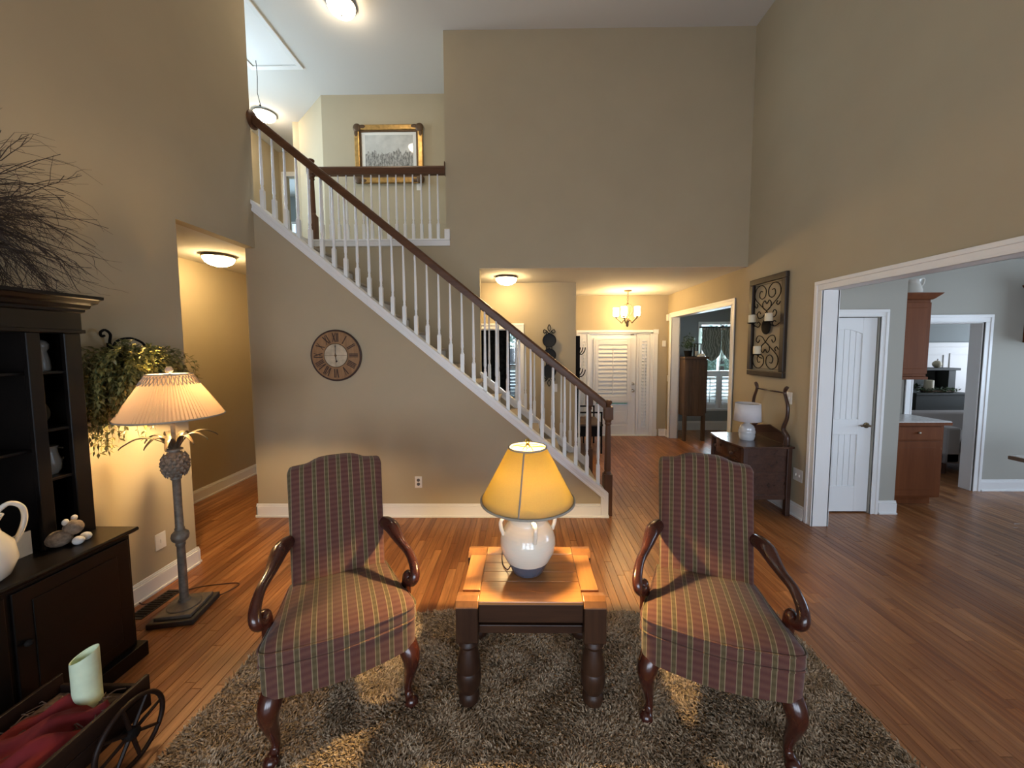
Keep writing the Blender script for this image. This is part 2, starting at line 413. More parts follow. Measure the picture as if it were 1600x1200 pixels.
# ------------------------------------------------------------------ floor: strip boards laid front to back
fl = struct('floor', MB().box(-6.5, 9.6, YB - 0.3, 8.6, -0.10, -0.013), 'subfloor', label='oak strip floor laid front to back')
BW = 0.0572
LENS = (0.55, 0.7, 0.85, 1.0, 1.2)
def board_mesh(l):
    g, e = 0.0007, 0.0014; w = BW / 2 - g; h = l / 2 - g
    vs = [(-w, -h, -0.013), (w, -h, -0.013), (w, h, -0.013), (-w, h, -0.013), (-w, -h, -e), (w, -h, -e), (w, h, -e), (-w, h, -e),
          (-w + e, -h + e, 0), (w - e, -h + e, 0), (w - e, h - e, 0), (-w + e, h - e, 0)]
    fs = [(0, 1, 5, 4), (1, 2, 6, 5), (2, 3, 7, 6), (3, 0, 4, 7), (4, 5, 9, 8), (5, 6, 10, 9), (6, 7, 11, 10), (7, 4, 8, 11), (8, 9, 10, 11)]
    return vs, fs
boards = []
x = -4.0
while x < 9.4:
    y = YB + random.uniform(-0.9, 0.0)
    while y < 8.4:
        l = random.choice(LENS); boards.append((x + BW / 2, y + l / 2, l)); y += l
    x += BW
def in_view(bx, by, l):
    # score by how large the board shows; boards under the rug or furniture score nothing
    if by + l / 2 < 1.3: return 0
    yy = max(by, 1.25)
    px = PPX + F_PX * bx / yy
    if not (-20 < px < 1620): return 0
    if -1.42 < bx < 1.52 and by + l / 2 < 2.2: return 0
    if bx < -2.07 and by < 1.9: return 0
    if bx < -2.5 and by < 2.75: return 0
    if abs(by - Y1) < 0.4 and bx < 0.8 and by > Y1: return 0
    if bx > 2.7 and by > 3.63 + 0.2: return 0
    if by > Y1 and bx < 0.85: return 0
    return l / yy ** 2.2
sc_b = sorted(((in_view(*b), i) for i, b in enumerate(boards)), reverse=True)
near = set(i for s, i in sc_b[:300] if s > 0)
bm_cache = {}
for l in LENS:
    vs, fs = board_mesh(l); me = bpy.data.meshes.new('plank'); me.from_pydata(vs, [], fs); me.materials.append(MATS['board']); bm_cache[l] = me
J = MB(); vals = []
for i, (bx, by, l) in enumerate(boards):
    if i in near:
        o = bpy.data.objects.new('plank', bm_cache[l]); COL.objects.link(o); o.parent = fl; o.location = (bx, by, random.uniform(-0.0004, 0))
    else:
        vs, fs = board_mesh(l); J.add([(a + bx, b + by, c) for a, b, c in vs], fs); vals += [random.random()] * len(fs)
fj = J.build('plank_field', 'board_joined', fl); fj['kind'] = 'stuff'
at = fj.data.attributes.new('board', 'FLOAT', 'FACE'); at.data.foreach_set('value', vals)

# ------------------------------------------------------------------ walls
def zs_up(X): return 0.287 + (0.788 - X) * 0.8343      # top edge of the stair skirt
def zs_lo(X): return zs_up(X) - 0.093
m = MB(); m.box(XL - 0.1, XL, YB, 2.745, 0, ZT); m.box(XL - 0.1, XL, 2.745, Y1 + 0.02, ZC, ZT)
struct('wall_left', m, 'paint', label='tall tan left wall with a hall opening')
m = MB()
m.prism([(-2.655, 0), (0.77, 0), (0.77, zs_lo(0.77) + 0.01), (XL - 0.02, zs_lo(XL - 0.02) + 0.01), (-2.655, ZC)], 'y', Y1, Y1 + 0.1)
m.box(-2.655, -2.555, Y1 + 0.1, 4.82, 0, ZC)
struct('wall_stair', m, 'paint', label='tan triangular wall below the staircase')
m = MB(); m.box(XL - 0.05, -0.915, Y2, Y2 + 0.1, 0, ZF - 0.02); m.box(-0.915, -0.52, Y2, Y2 + 0.1, 0, ZC)
m.box(-0.915, XR + 0.1, Y2, Y2 + 0.12, ZC, ZT)
struct('wall_back', m, 'paint', label='tall tan wall above the foyer opening')
# hall beside the stairs
m = MB(); m.box(-3.7, -3.6, 1.6, 4.9, 0, ZC); m.box(-3.7, -2.55, 4.8, 4.9, 0, ZC); m.box(-3.7, XL - 0.1, 1.5, 1.6, 0, ZC)
struct('wall_hall', m, 'paint', label='tan wall of the side hall')
# foyer walls
DX0, DX1, DZ = -0.86, -0.07, 1.955      # study doorway
m = MB(); m.box(-2.6, DX0, YA, YA + 0.11, 0, ZC); m.box(DX1, 0.79, YA, YA + 0.11, 0, ZC); m.box(DX0, DX1, YA, YA + 0.11, DZ, ZC)
m.box(0.69, 0.79, YA + 0.11, YD, 0, ZC)
m.box(0.69, 1.06, YD, YD + 0.14, 0, ZC); m.box(1.06, 2.47, YD, YD + 0.14, 1.955, ZC); m.box(2.47, XR + 0.13, YD, YD + 0.14, 0, ZC)
struct('wall_foyer', m, 'paint', label='tan foyer walls around the front door')
# study behind the doorway
m = MB(); m.box(-2.6, -2.5, YA + 0.11, 8.2, 0, ZC); m.box(0.69, 0.79, YD + 0.14, 8.2, 0, ZC)
m.box(-2.6, -0.85, 8.1, 8.2, 0, ZC); m.box(0.38, 0.79, 8.1, 8.2, 0, ZC); m.box(-0.85, 0.38, 8.1, 8.2, 0, 0.55); m.box(-0.85, 0.38, 8.1, 8.2, 2.05, ZC)
struct('wall_study', m, 'paint_grey', label='grey study walls beyond the doorway')
# right wall with the kitchen and dining openings
KY0, KY1, KZ = 0.2, 3.37, 2.195
NY0, NY1, NZ = 4.79, 6.71, 2.225
m = MB(); T = XR + 0.13
m.box(XR, T, YB, KY0, 0, ZT); m.box(XR, T, KY0, KY1, KZ, ZT); m.box(XR, T, KY1, Y2 + 0.12, 0, ZT)
m.box(XR, T, Y2 + 0.12, NY0, 0, ZC); m.box(XR, T, NY0, NY1, NZ, ZC); m.box(XR, T, NY1, YD, 0, ZC)
struct('wall_right', m, 'paint', label='tall tan right wall with cased openings')
# kitchen walls
PX0, PX1, PZ = 2.90, 3.475, 1.965      # pantry door opening
m = MB(); m.box(T, PX0, YP, YP + 0.1, 0, ZC); m.box(PX1, 3.72, YP, YP + 0.1, 0, ZC); m.box(PX0, PX1, YP, YP + 0.1, PZ, ZC)
m.box(3.62, 3.72, YP + 0.1, YK, 0, ZC)
OX0, OX1, OZ = 4.44, 5.20, 1.945
m.box(3.62, OX0, YK, YK + 0.12, 0, ZC); m.box(OX0, OX1, YK, YK + 0.12, OZ, ZC); m.box(OX1, 7.4, YK, YK + 0.12, 0, ZC)
m.box(7.3, 7.4, YB, 1.1, 0, ZC); m.box(7.3, 7.4, 3.3, YK, 0, ZC); m.box(7.3, 7.4, 1.1, 3.3, 0, 0.9); m.box(7.3, 7.4, 1.1, 3.3, 2.2, ZC)
struct('wall_kitchen', m, 'paint_kitchen', label='kitchen walls beyond the wide cased opening')
# sitting room behind the kitchen
m = MB(); m.box(4.44, 9.1, 6.6, 6.7, 0, ZC); m.box(7.3, 9.1, YK, YK + 0.12, 0, ZC)
m.box(9.0, 9.1, YK, 4.7, 0, ZC); m.box(9.0, 9.1, 6.1, 6.6, 0, ZC); m.box(9.0, 9.1, 4.7, 6.1, 0, 0.85); m.box(9.0, 9.1, 4.7, 6.1, 2.15, ZC)
struct('wall_sitting', m, 'paint_grey', label='grey-green wall of the far sitting room')
# dining room
m = MB(); m.box(4.34, 4.44, YK + 0.12, 7.5, 0, ZC)
m.box(T, 3.56, 7.4, 7.5, 0, ZC); m.box(4.31, 4.44, 7.4, 7.5, 0, ZC); m.box(3.56, 4.31, 7.4, 7.5, 0, 0.44); m.box(3.56, 4.31, 7.4, 7.5, 2.12, ZC)
m.box(T - 0.13, T, YD + 0.14, 7.5, 0, ZC); m.box(T, 4.34, YK + 0.12, YK + 0.2, 0, ZC)
struct('wall_dining', m, 'paint_grey', label='grey-green dining room walls')
# wall with windows behind the photographer
m = MB()
def windowed(mb, axis_y, thick, x0, x1, z0, z1, holes):
    xs = sorted(set([x0, x1] + [h[0] for h in holes] + [h[1] for h in holes])); zs = sorted(set([z0, z1] + [h[2] for h in holes] + [h[3] for h in holes]))
    for i in range(len(xs) - 1):
        for j in range(len(zs) - 1):
            cx, cz = (xs[i] + xs[i + 1]) / 2, (zs[j] + zs[j + 1]) / 2
            if any(h[0] < cx < h[1] and h[2] < cz < h[3] for h in holes): continue
            mb.box(xs[i], xs[i + 1], axis_y - thick, axis_y, zs[j], zs[j + 1])
HOL = [(wx - 0.55, wx + 0.55, 0.6, 2.3) for wx in (-1.55, 0, 1.55)]
windowed(m, YB, 0.1, XL - 0.1, T, 0, ZT, HOL); windowed(m, YB, 0.1, T, 7.4, 0, ZC, [(4.0, 5.8, 0.7, 2.3)])
struct('wall_front', m, 'paint', label='tan wall with windows facing the staircase')
n = 0
for h in HOL + [(4.0, 5.8, 0.7, 2.3)]:
    n += 1; x0, x1, z0, z1 = h
    m = MB(); m.box(x0 - 0.06, x0, YB - 0.02, YB + 0.02, z0 - 0.06, z1 + 0.06); m.box(x1, x1 + 0.06, YB - 0.02, YB + 0.02, z0 - 0.06, z1 + 0.06)
    m.box(x0, x1, YB - 0.02, YB + 0.02, z1, z1 + 0.06); m.box(x0, x1, YB - 0.02, YB + 0.03, z0 - 0.06, z0)
    m.box((x0 + x1) / 2 - 0.015, (x0 + x1) / 2 + 0.015, YB - 0.06, YB - 0.03, z0, z1); m.box(x0, x1, YB - 0.06, YB - 0.03, (z0 + z1) / 2 - 0.015, (z0 + z1) / 2 + 0.015)
    w = struct('window_%d' % n, m, 'trim_white', label='white framed window facing the staircase')
# upstairs
m = MB(); m.box(-2.93, -0.8, 5.56, 5.66, ZF, ZT)
m.prism([(-2.93, 5.56), (-2.93, 5.66), (-3.60, 6.24), (-3.64, 6.18)], 'z', ZF, ZT); m.box(-3.74, -3.64, 6.18, 7.1, ZF, ZT)
m.box(-4.68, -4.58, 3.4, 4.1, ZF, ZT); m.box(-4.68, -4.58, 5.3, 7.1, ZF, ZT); m.box(-4.68, -4.58, 4.1, 5.3, ZF, 3.8); m.box(-4.68, -4.58, 4.1, 5.3, 4.9, ZT)
UX0, UX1 = -4.46, -3.80
m.box(-4.68, UX0, 7.1, 7.2, ZF, ZT); m.box(UX1, -3.64, 7.1, 7.2, ZF, ZT); m.box(UX0, UX1, 7.1, 7.2, 4.92, ZT)
m.box(-4.68, XL - 0.1, 3.45, 3.55, ZF, ZT); m.box(-0.90, -0.80, 4.62, 5.56, ZF, ZT)
struct('wall_upstairs', m, 'paint', label='tan walls of the upstairs hall')
m = MB(); m.box(-6.2, -6.1, 7.2, 9.2, ZF, ZT); m.box(-3.6, -3.5, 7.2, 9.2, ZF, ZT); windowed(m, 9.2, 0.1, -6.1, -3.6, ZF, ZT, [(-5.6, -4.6, 3.5, 4.7)])
struct('wall_bedroom', m, 'paint_grey', label='blue-lit bedroom walls beyond the upstairs door')
# upper floor slab = hall ceiling, foyer ceiling, main ceiling
m = MB(); m.box(-6.2, XL - 0.1, 1.5, 9.2, ZC, ZF); m.box(XL - 0.1, XL, Y1 + 0.02, 5.6, ZC, ZF); m.box(XL, -0.9, Y2 + 0.02, 5.6, ZC, ZF)
struct('ceiling_hall', m, 'paint_ceiling', label='low white ceiling of the side hall')
m = MB(); m.box(-2.6, T, Y2 + 0.12, 8.2, ZC, ZC + 0.1); m.box(-0.92, XR, Y2 + 0.001, Y2 + 0.12, ZC - 0.002, ZC)
struct('ceiling_foyer', m, 'paint_ceiling', label='low white foyer ceiling')
m = MB(); m.box(T, 9.1, YB, 7.5, ZC, ZC + 0.1)
struct('ceiling_kitchen', m, 'paint_ceiling', label='white kitchen ceiling')
m = MB(); m.box(-6.2, T, YB - 0.1, 9.3, ZT, ZT + 0.1)
struct('ceiling', m, 'paint_ceiling', label='high white ceiling over the great room')
m = MB(); m.box(-6.1, XL - 0.1, 3.55, 9.1, ZF, ZF + 0.012); m.box(XL - 0.1, -0.9, Y2 + 0.12, 5.56, ZF, ZF + 0.012); m.box(XL - 0.1, XL - 0.02, Y1 + 0.1, Y2 + 0.1, ZF, ZF + 0.012)
struct('floor_upper', m, 'carpet_stair', label='beige carpet of the upstairs landing')

# ------------------------------------------------------------------ baseboards and casings
def base_seg(mb, x0, y0, x1, y1, nx, ny, h=0.135):
    # run from (x0,y0) to (x1,y1) on a wall whose room side is (nx,ny)
    def bx(d, z0, z1):
        ax, bx_ = sorted((x0, x1)); ay, by_ = sorted((y0, y1))
        if nx: mb.box(min(x0, x0 + nx * d), max(x0, x0 + nx * d), ay, by_, z0, z1)
        else: mb.box(ax, bx_, min(y0, y0 + ny * d), max(y0, y0 + ny * d), z0, z1)
    bx(0.016, 0, h - 0.025); bx(0.011, h - 0.025, h - 0.012); bx(0.007, h - 0.012, h); bx(0.027, 0, 0.018)
m = MB(); base_seg(m, XL, YB, XL, 2.745, 1, 0); base_seg(m, XL - 0.1, 2.745, XL + 0.016, 2.745, 0, 1)
struct('baseboard_left', m, 'trim_white', bevel=0.003)
m = MB(); base_seg(m, -2.671, Y1, 0.765, Y1, 0, -1); base_seg(m, -2.655, Y1 - 0.016, -2.655, 4.8, -1, 0)
struct('baseboard_stair', m, 'trim_white', bevel=0.003)
m = MB(); base_seg(m, -3.6, 1.6, -3.6, 4.8, 1, 0); base_seg(m, -3.6, 4.8, -2.66, 4.8, 0, -1)
struct('baseboard_hall', m, 'trim_white', bevel=0.003)
m = MB(); base_seg(m, XR, KY1 + 0.09, XR, NY0 - 0.09, -1, 0); base_seg(m, XR, NY1 + 0.09, XR, YD, -1, 0)
struct('baseboard_right', m, 'trim_white', bevel=0.003)
m = MB(); base_seg(m, DX1 + 0.09, YA, 0.79, YA, 0, -1); base_seg(m, 0.79, YA, 0.79, YD, 1, 0); base_seg(m, 2.56, YD, XR, YD, 0, -1)
struct('baseboard_foyer', m, 'trim_white', bevel=0.003)
m = MB(); base_seg(m, PX1 + 0.08, YP, 3.735, YP, 0, -1); base_seg(m, 3.72, YP, 3.72, 3.78, 1, 0); base_seg(m, OX1 + 0.09, YK, 7.3, YK, 0, -1)
struct('baseboard_kitchen', m, 'trim_white', bevel=0.003)
m = MB(); base_seg(m, T, 7.4, 4.34, 7.4, 0, -1, 0.18); base_seg(m, 4.34, YK + 0.2, 4.34, 7.4, -1, 0, 0.18)
struct('baseboard_dining', m, 'trim_white', bevel=0.003)

tn = [0]
def trim(mb, label, mat='trim_white'):
    tn[0] += 1; return struct('trim_%d' % tn[0], mb, mat, label=label, bevel=0.003)
def casing_y(mb, x0, x1, z1, y, side, w=0.085, legs=(1, 1)):      # opening in a wall facing -y (side=-1) or +y
    for d, k0, k1 in ((0.014, 0.0, 1.0), (0.022, 0.62, 1.0), (0.018, 0.0, 0.2)):
        a, b = sorted((y, y + side * d))
        if legs[0]: mb.box(x0 - w * k1, x0 - w * k0, a, b, 0, z1 + w * k0)
        if legs[1]: mb.box(x1 + w * k0, x1 + w * k1, a, b, 0, z1 + w * k0)
        mb.box(x0 - w * k1 * legs[0], x1 + w * k1 * legs[1], a, b, z1 + w * k0, z1 + w * k1)
def casing_x(mb, y0, y1, z1, x, side, w=0.085):
    for d, k0, k1 in ((0.014, 0.0, 1.0), (0.022, 0.62, 1.0), (0.018, 0.0, 0.2)):
        a, b = sorted((x, x + side * d))
        mb.box(a, b, y0 - w * k1, y0 - w * k0, 0, z1 + w * k0); mb.box(a, b, y1 + w * k0, y1 + w * k1, 0, z1 + w * k0)
        mb.box(a, b, y0 - w * k1, y1 + w * k1, z1 + w * k0, z1 + w * k1)
m = MB(); casing_x(m, KY0 + 0.012, KY1 - 0.012, KZ - 0.012, XR, -1); casing_x(m, KY0 + 0.012, KY1 - 0.012, KZ - 0.012, T, 1)
m.box(XR - 0.003, T + 0.003, KY1 - 0.012, KY1, 0, KZ); m.box(XR - 0.003, T + 0.003, KY0, KY0 + 0.012, 0, KZ); m.box(XR - 0.003, T + 0.003, KY0, KY1, KZ - 0.012, KZ)
trim(m, 'white casing around the wide kitchen opening')
m = MB(); casing_x(m, NY0 + 0.012, NY1 - 0.012, NZ - 0.012, XR, -1); casing_x(m, NY0 + 0.012, NY1 - 0.012, NZ - 0.012, T, 1)
m.box(XR - 0.003, T + 0.003, NY1 - 0.012, NY1, 0, NZ); m.box(XR - 0.003, T + 0.003, NY0, NY0 + 0.012, 0, NZ); m.box(XR - 0.003, T + 0.003, NY0, NY1, NZ - 0.012, NZ)
trim(m, 'white casing around the dining room opening')
m = MB(); casing_y(m, DX0, DX1, DZ, YA, -1); m.box(DX0, DX0 + 0.012, YA, YA + 0.11, 0, DZ); m.box(DX1 - 0.012, DX1, YA, YA + 0.11, 0, DZ); m.box(DX0, DX1, YA, YA + 0.11, DZ - 0.012, DZ)
trim(m, 'white casing around the study doorway')
m = MB(); casing_y(m, PX0, PX1, PZ, YP, -1, 0.07, (0, 1))
trim(m, 'white casing around the pantry door')
m = MB(); casing_y(m, OX0, OX1, OZ, YK, -1); m.box(OX0, OX0 + 0.012, YK, YK + 0.12, 0, OZ); m.box(OX1 - 0.012, OX1, YK, YK + 0.12, 0, OZ); m.box(OX0, OX1, YK, YK + 0.12, OZ - 0.012, OZ)
trim(m, 'white casing around the doorway past the kitchen')
m = MB(); casing_y(m, UX0, UX1, 4.92 - 0, 7.1, -1, 0.08)
m.v = [(a, b, max(c, ZF)) for a, b, c in m.v]
trim(m, 'white casing of the upstairs bedroom doorway')
# landing edge fascia
m = MB(); m.box(XL, -0.87, Y2 - 0.025, Y2 + 0.1, 2.905, 2.975); m.box(XL, -0.87, Y2 - 0.04, Y2 + 0.1, 2.965, 2.985); m.box(-0.935, -0.87, Y2 - 0.02, Y2 + 0.02, 2.97, 3.10)
trim(m, 'white fascia along the edge of the landing')
# attic hatch
m = MB()
for a in ((-3.56, -2.87, 4.985, 5.045), (-3.56, -2.87, 3.66, 3.72)): m.box(*a, ZT - 0.018, ZT)
for a in ((-3.56, -3.50, 3.72, 4.985), (-2.93, -2.87, 3.72, 4.985)): m.box(*a, ZT - 0.018, ZT)
m.box(-3.49, -2.94, 3.73, 4.975, ZT - 0.006, ZT)
hatch = tag(m.build('attic_hatch', 'trim_white', bevel=0.003), 'white framed attic hatch in the high ceiling', 'hatch')
pc = thing('pull_cord', 'thin pull cord hanging from the attic hatch', 'cord', (-3.40, 4.9, ZT))
MB().tube([(0, 0, 0), (0.01, 0, -0.2), (0.0, 0, -0.4), (0.03, 0, -0.54)], 0.004, 6).build('cord', 'iron', pc); MB().sphere((0.03, 0, -0.555), 0.012).build('cord_pull', 'iron', pc, smooth=3)

# ------------------------------------------------------------------ staircase
RISE, RUN = ZF / 16, ZF / 16 / 0.8343
st = thing('staircase', 'carpeted straight staircase with white skirt and brown handrails climbing to the landing', 'staircase', (0.8, 4.0, 0))
def wb(mb, name, mat, parent=st, **k): return mb.build(name, mat, parent, world=True, **k)
for i in range(1, 17):
    xi = min(0.80, 0.788 - (RISE * i - 0.227) / 0.8343); xb = 0.788 - (RISE * (i + 1) - 0.227) / 0.8343
    wb(MB().box(xi - 0.025, xi, 3.62, Y2 - (0.0 if xi < -0.5 else -0.03), RISE * (i - 1), RISE * i - 0.03), 'riser', 'trim_white')
    if i < 16: wb(MB().box(xb - 0.03, xi + 0.022, 3.62, Y2 - (0.0 if xi < -0.5 else -0.03), RISE * i - 0.03, RISE * i), 'tread', 'carpet_stair', bevel=0.008)
# front skirt with moulded cap and end post
def skirt(y0, y1, xa, xb, name):
    up0, lo = zs_up, zs_lo
    m = MB(); m.prism([(xa, lo(xa)), (xb, lo(xb)), (xb, up0(xb) - 0.02), (xa, up0(xa) - 0.02)], 'y', y0, y1)
    m.prism([(xa, up0(xa) - 0.035), (xb, up0(xb) - 0.035), (xb, up0(xb) + 0.004), (xa, up0(xa) + 0.004)], 'y', y0 - 0.014, y1 + 0.004)
    m.prism([(xa, lo(xa) - 0.005), (xb, lo(xb) - 0.005), (xb, lo(xb) + 0.02), (xa, lo(xa) + 0.02)], 'y', y0 - 0.008, y1)
    return wb(m, name, 'trim_white', bevel=0.003)
skirt(Y1 - 0.018, Y1 + 0.09, XL, 0.80, 'skirt')
m = MB(); m.prism([(0.765, 0), (0.838, 0), (0.838, zs_up(0.838) + 0.0), (0.80, zs_up(0.80)), (0.765, zs_up(0.765) - 0.02)], 'y', Y1 - 0.02, Y1 + 0.09); m.box(0.76, 0.845, Y1 - 0.03, Y1 + 0.09, 0, 0.02)
wb(m, 'skirt_end', 'trim_white', bevel=0.003)
skirt(Y2 + 0.01, Y2 + 0.09, -0.53, 0.80, 'skirt')
m = MB(); m.prism([(0.765, 0), (0.83, 0), (0.83, zs_up(0.83)), (0.765, zs_up(0.765))], 'y', Y2 + 0.01, Y2 + 0.09); wb(m, 'skirt_end', 'trim_white')
# under-stair panel on the foyer side
m = MB(); m.prism([(-0.52, 0), (0.765, 0), (0.765, zs_lo(0.765)), (-0.52, zs_lo(-0.52))], 'y', Y2 + 0.02, Y2 + 0.08); struct('wall_stairside', m, 'paint', label='tan wall below the stairs on the foyer side')
def rail_c(X): return 1.115 + (0.807 - X) * 0.8147
def handrail(y, xa, xb, zf, name='handrail', parent=st):
    def prof(X): return zf(X)
    m = MB()
    pr = [(-0.030, -0.046), (0.030, -0.046), (0.034, -0.02), (0.030, 0.012), (0.033, 0.026), (0.024, 0.046), (0.0, 0.052), (-0.024, 0.046), (-0.033, 0.026), (-0.030, 0.012), (-0.034, -0.02)]
    m.loft([[(xa, y + u, zf(xa) + v) for u, v in pr], [(xb, y + u, zf(xb) + v) for u, v in pr]])
    return m.build(name, 'rail_brown', parent, world=True, smooth=0.5)
YR = 3.595; YR2 = 4.545
handrail(YR, XL + 0.02, 0.81, rail_c); handrail(YR2, -0.515, 0.81, rail_c)
m = MB(); m.lathe([(0.074, 0), (0.074, 0.012), (0.062, 0.022), (0.045, 0.026)], 20); m.rot(Matrix.Rotation(PI / 2, 3, 'Y'))
m.v = [(a + XL, b + YR, c * 1.15 + rail_c(XL + 0.02)) for a, b, c in m.v]; wb(m, 'rail_rosette', 'rail_brown', smooth=SM)
# newel posts
def newel(parent, x, y, z0, top, name='newel_post', low=0.42):
    m = MB(); w = 0.042
    m.box(x - w, x + w, y - w, y + w, z0, z0 + low); m.box(x - w, x + w, y - w, y + w, z0 + top - 0.19, z0 + top - 0.065)
    k = top - 0.19
    m.lathe([(0.041, low), (0.036, low + 0.012), (0.030, low + 0.03), (0.034, low + 0.045), (0.033, low + 0.07), (0.026, k - 0.09), (0.025, k - 0.06), (0.034, k - 0.045), (0.028, k - 0.03), (0.040, k)], 20, (x, y, z0))
    o = m.build(name, 'newel_brown', parent, world=True, smooth=0.5, bevel=0.003)
    c = MB().lathe([(0.03, top - 0.065), (0.022, top - 0.055), (0.026, top - 0.045), (0.037, top - 0.03), (0.039, top - 0.015), (0.03, top - 0.005), (0.012, top)], 18, (x, y, z0))
    l = parent.location; c.v = [(a - l.x, b - l.y, d - l.z) for a, b, d in c.v]; c.build('newel_cap', 'newel_brown', o, smooth=SM)
newel(st, 0.842, 3.605, 0, 1.16); newel(st, 0.825, YR2, 0, 1.15)
# balusters share one mesh of unit height
def baluster_mesh():
    m = MB(); b = 0.017; m.box(-b, b, -b, b, 0, 0.24)
    m.lathe([(0.0165, 0.24), (0.014, 0.255), (0.0105, 0.265), (0.013, 0.28), (0.010, 0.295), (0.0145, 0.33), (0.014, 0.36), (0.0115, 0.6), (0.0085, 1.0)], 12)
    me = bpy.data.meshes.new('baluster'); me.from_pydata(m.v, [], m.f); me.materials.append(MATS['trim_white'])
    me.polygons.foreach_set('use_smooth', [True] * len(me.polygons)); me.set_sharp_from_angle(angle=0.5); return me
BAL = baluster_mesh()
def baluster(parent, x, y, z0, z1):
    o = bpy.data.objects.new('baluster', BAL); COL.objects.link(o); o.parent = parent; l = parent.location
    o.location = (x - l.x, y - l.y, z0 - l.z); o.scale = (1, 1, z1 - z0); return o
k = 0
while 0.745 - k * 0.1116 > XL + 0.04:
    X = 0.745 - k * 0.1116; baluster(st, X, YR, zs_up(X) - 0.012, rail_c(X) - 0.03); k += 1
for k in range(12):
    X = 0.70 - k * 0.1116
    if X > -0.5: baluster(st, X, YR2, zs_up(X) - 0.012, rail_c(X) - 0.03)
# landing railing
lr = thing('landing_railing', 'level landing railing with brown rail and slim white balusters below the gilt picture', 'railing', (-1.7, Y2 + 0.03, ZF + 0.005))
def flat_c(X): return 3.80
handrail(Y2 + 0.03, -2.49, -0.916, flat_c, parent=lr)
MB().box(-0.925, -0.915, Y2 - 0.03, Y2 + 0.09, 3.73, 3.88).build('rail_plate', 'rail_brown', lr, world=True, bevel=0.004)
newel(lr, -2.535, Y2 + 0.03, ZF + 0.005, 0.965, low=0.3)
for k in range(15): baluster(lr, -2.42 + k * 0.1003, Y2 + 0.03, ZF + 0.005, 3.77)

# ------------------------------------------------------------------ shutters, doors, windows
LV = {}
def louver(parent, w, x, y, z, tilt, depth=0.055, thick=0.009):
    key = (round(w, 3), depth)
    if key not in LV:
        m = MB(); pr = [(-depth / 2, 0), (-depth / 4, thick / 2), (depth / 4, thick / 2), (depth / 2, 0), (depth / 4, -thick / 2), (-depth / 4, -thick / 2)]
        m.prism(pr, 'x', -w / 2, w / 2); me = bpy.data.meshes.new('louver'); me.from_pydata(m.v, [], m.f); me.materials.append(MATS['trim_white']); LV[key] = me
    o = bpy.data.objects.new('louver', LV[key]); COL.objects.link(o); o.parent = parent; l = parent.location
    o.location = (x - l.x, y - l.y, z - l.z); o.rotation_euler = (tilt, 0, 0)
def shutter(parent, x0, x1, y, z0, z1, n, tilt=0.7, stile=0.05, rod=True, rail=0.07):
    m = MB(); d = 0.015
    m.box(x0, x0 + stile, y - d, y + d, z0, z1); m.box(x1 - stile, x1, y - d, y + d, z0, z1)
    m.box(x0 + stile, x1 - stile, y - d, y + d, z0, z0 + rail); m.box(x0 + stile, x1 - stile, y - d, y + d, z1 - rail, z1)
    f = m.build('shutter_frame', 'trim_white', parent, world=True, bevel=0.003)
    a, b = z0 + rail, z1 - rail; p = (b - a) / n
    for i in range(n): louver(parent, x1 - x0 - 2 * stile - 0.004, (x0 + x1) / 2, y, a + p * (i + 0.5), tilt, p * 1.12)
    if rod:
        xm = (x0 + x1) / 2; MB().box(xm - 0.006, xm + 0.006, y - d - 0.028, y - d - 0.018, a + p * 0.4, b - p * 0.4).build('tilt_rod', 'trim_white', parent, world=True)
# front door and sidelights
Yd = YD + 0.03
m = MB(); dx0, dx1 = 1.245, 2.125
for a in ((dx0, 1.39, 0.015, 1.925), (1.985, dx1, 0.015, 1.925), (1.39, 1.985, 1.80, 1.925), (1.39, 1.985, 0.50, 0.60), (1.39, 1.985, 0.015, 0.20)): m.box(a[0], a[1], Yd, Yd + 0.045, a[2], a[3])
m.box(1.39, 1.985, Yd + 0.012, Yd + 0.033, 0.20, 0.50); m.box(1.43, 1.945, Yd + 0.004, Yd + 0.033, 0.24, 0.46)
d1 = struct('door_1', m, 'door_white', label='white front door with louvred shutter over its glass', bevel=0.003)
MB().box(1.39, 1.985, Yd + 0.02, Yd + 0.026, 0.60, 1.80).build('glass_pane', 'pane', d1)
m = MB()
for a in ((1.325, 1.355, 0.635, 1.85), (2.015, 2.045, 0.635, 1.85), (1.355, 2.015, 1.82, 1.85), ): m.box(a[0], a[1], YD - 0.01, Yd, a[2], a[3])
m.box(1.355, 2.015, YD - 0.01, Yd, 0.635, 0.66); m.build('shutter_surround', 'trim_white', d1, bevel=0.003)
shutter(d1, 1.357, 2.013, YD + 0.004, 0.662, 1.818, 13, 1.12, 0.06, True, 0.09)
for z, r in ((0.99, 0.026), (0.86, 0.03)):
    k = MB().lathe([(r, 0), (r, 0.006), (0.012, 0.012), (0.012, 0.03), (r * 0.95, 0.04), (r * 0.9, 0.055), (0.006, 0.062)], 16).rot(Matrix.Rotation(PI / 2, 3, 'X'))
    k.v = [(a + 2.07, b + Yd, c + z) for a, b, c in k.v]; k.build('door_knob' if z < 0.9 else 'deadbolt', 'nickel', d1, smooth=SM)
MB().box(2.02, 2.08, Yd - 0.02, Yd, 1.905, 1.93).build('door_closer', 'nickel', d1)
m = MB()
for xa, xb in ((1.06, 1.095), (1.205, 1.24), (2.13, 2.17), (2.385, 2.47)): m.box(xa, xb, YD - 0.002, YD + 0.1, 0, 1.955)
m.box(1.06, 2.47, YD - 0.002, YD + 0.1, 1.93, 1.955); m.box(1.06, 2.47, YD - 0.02, YD + 0.14, 0, 0.015)
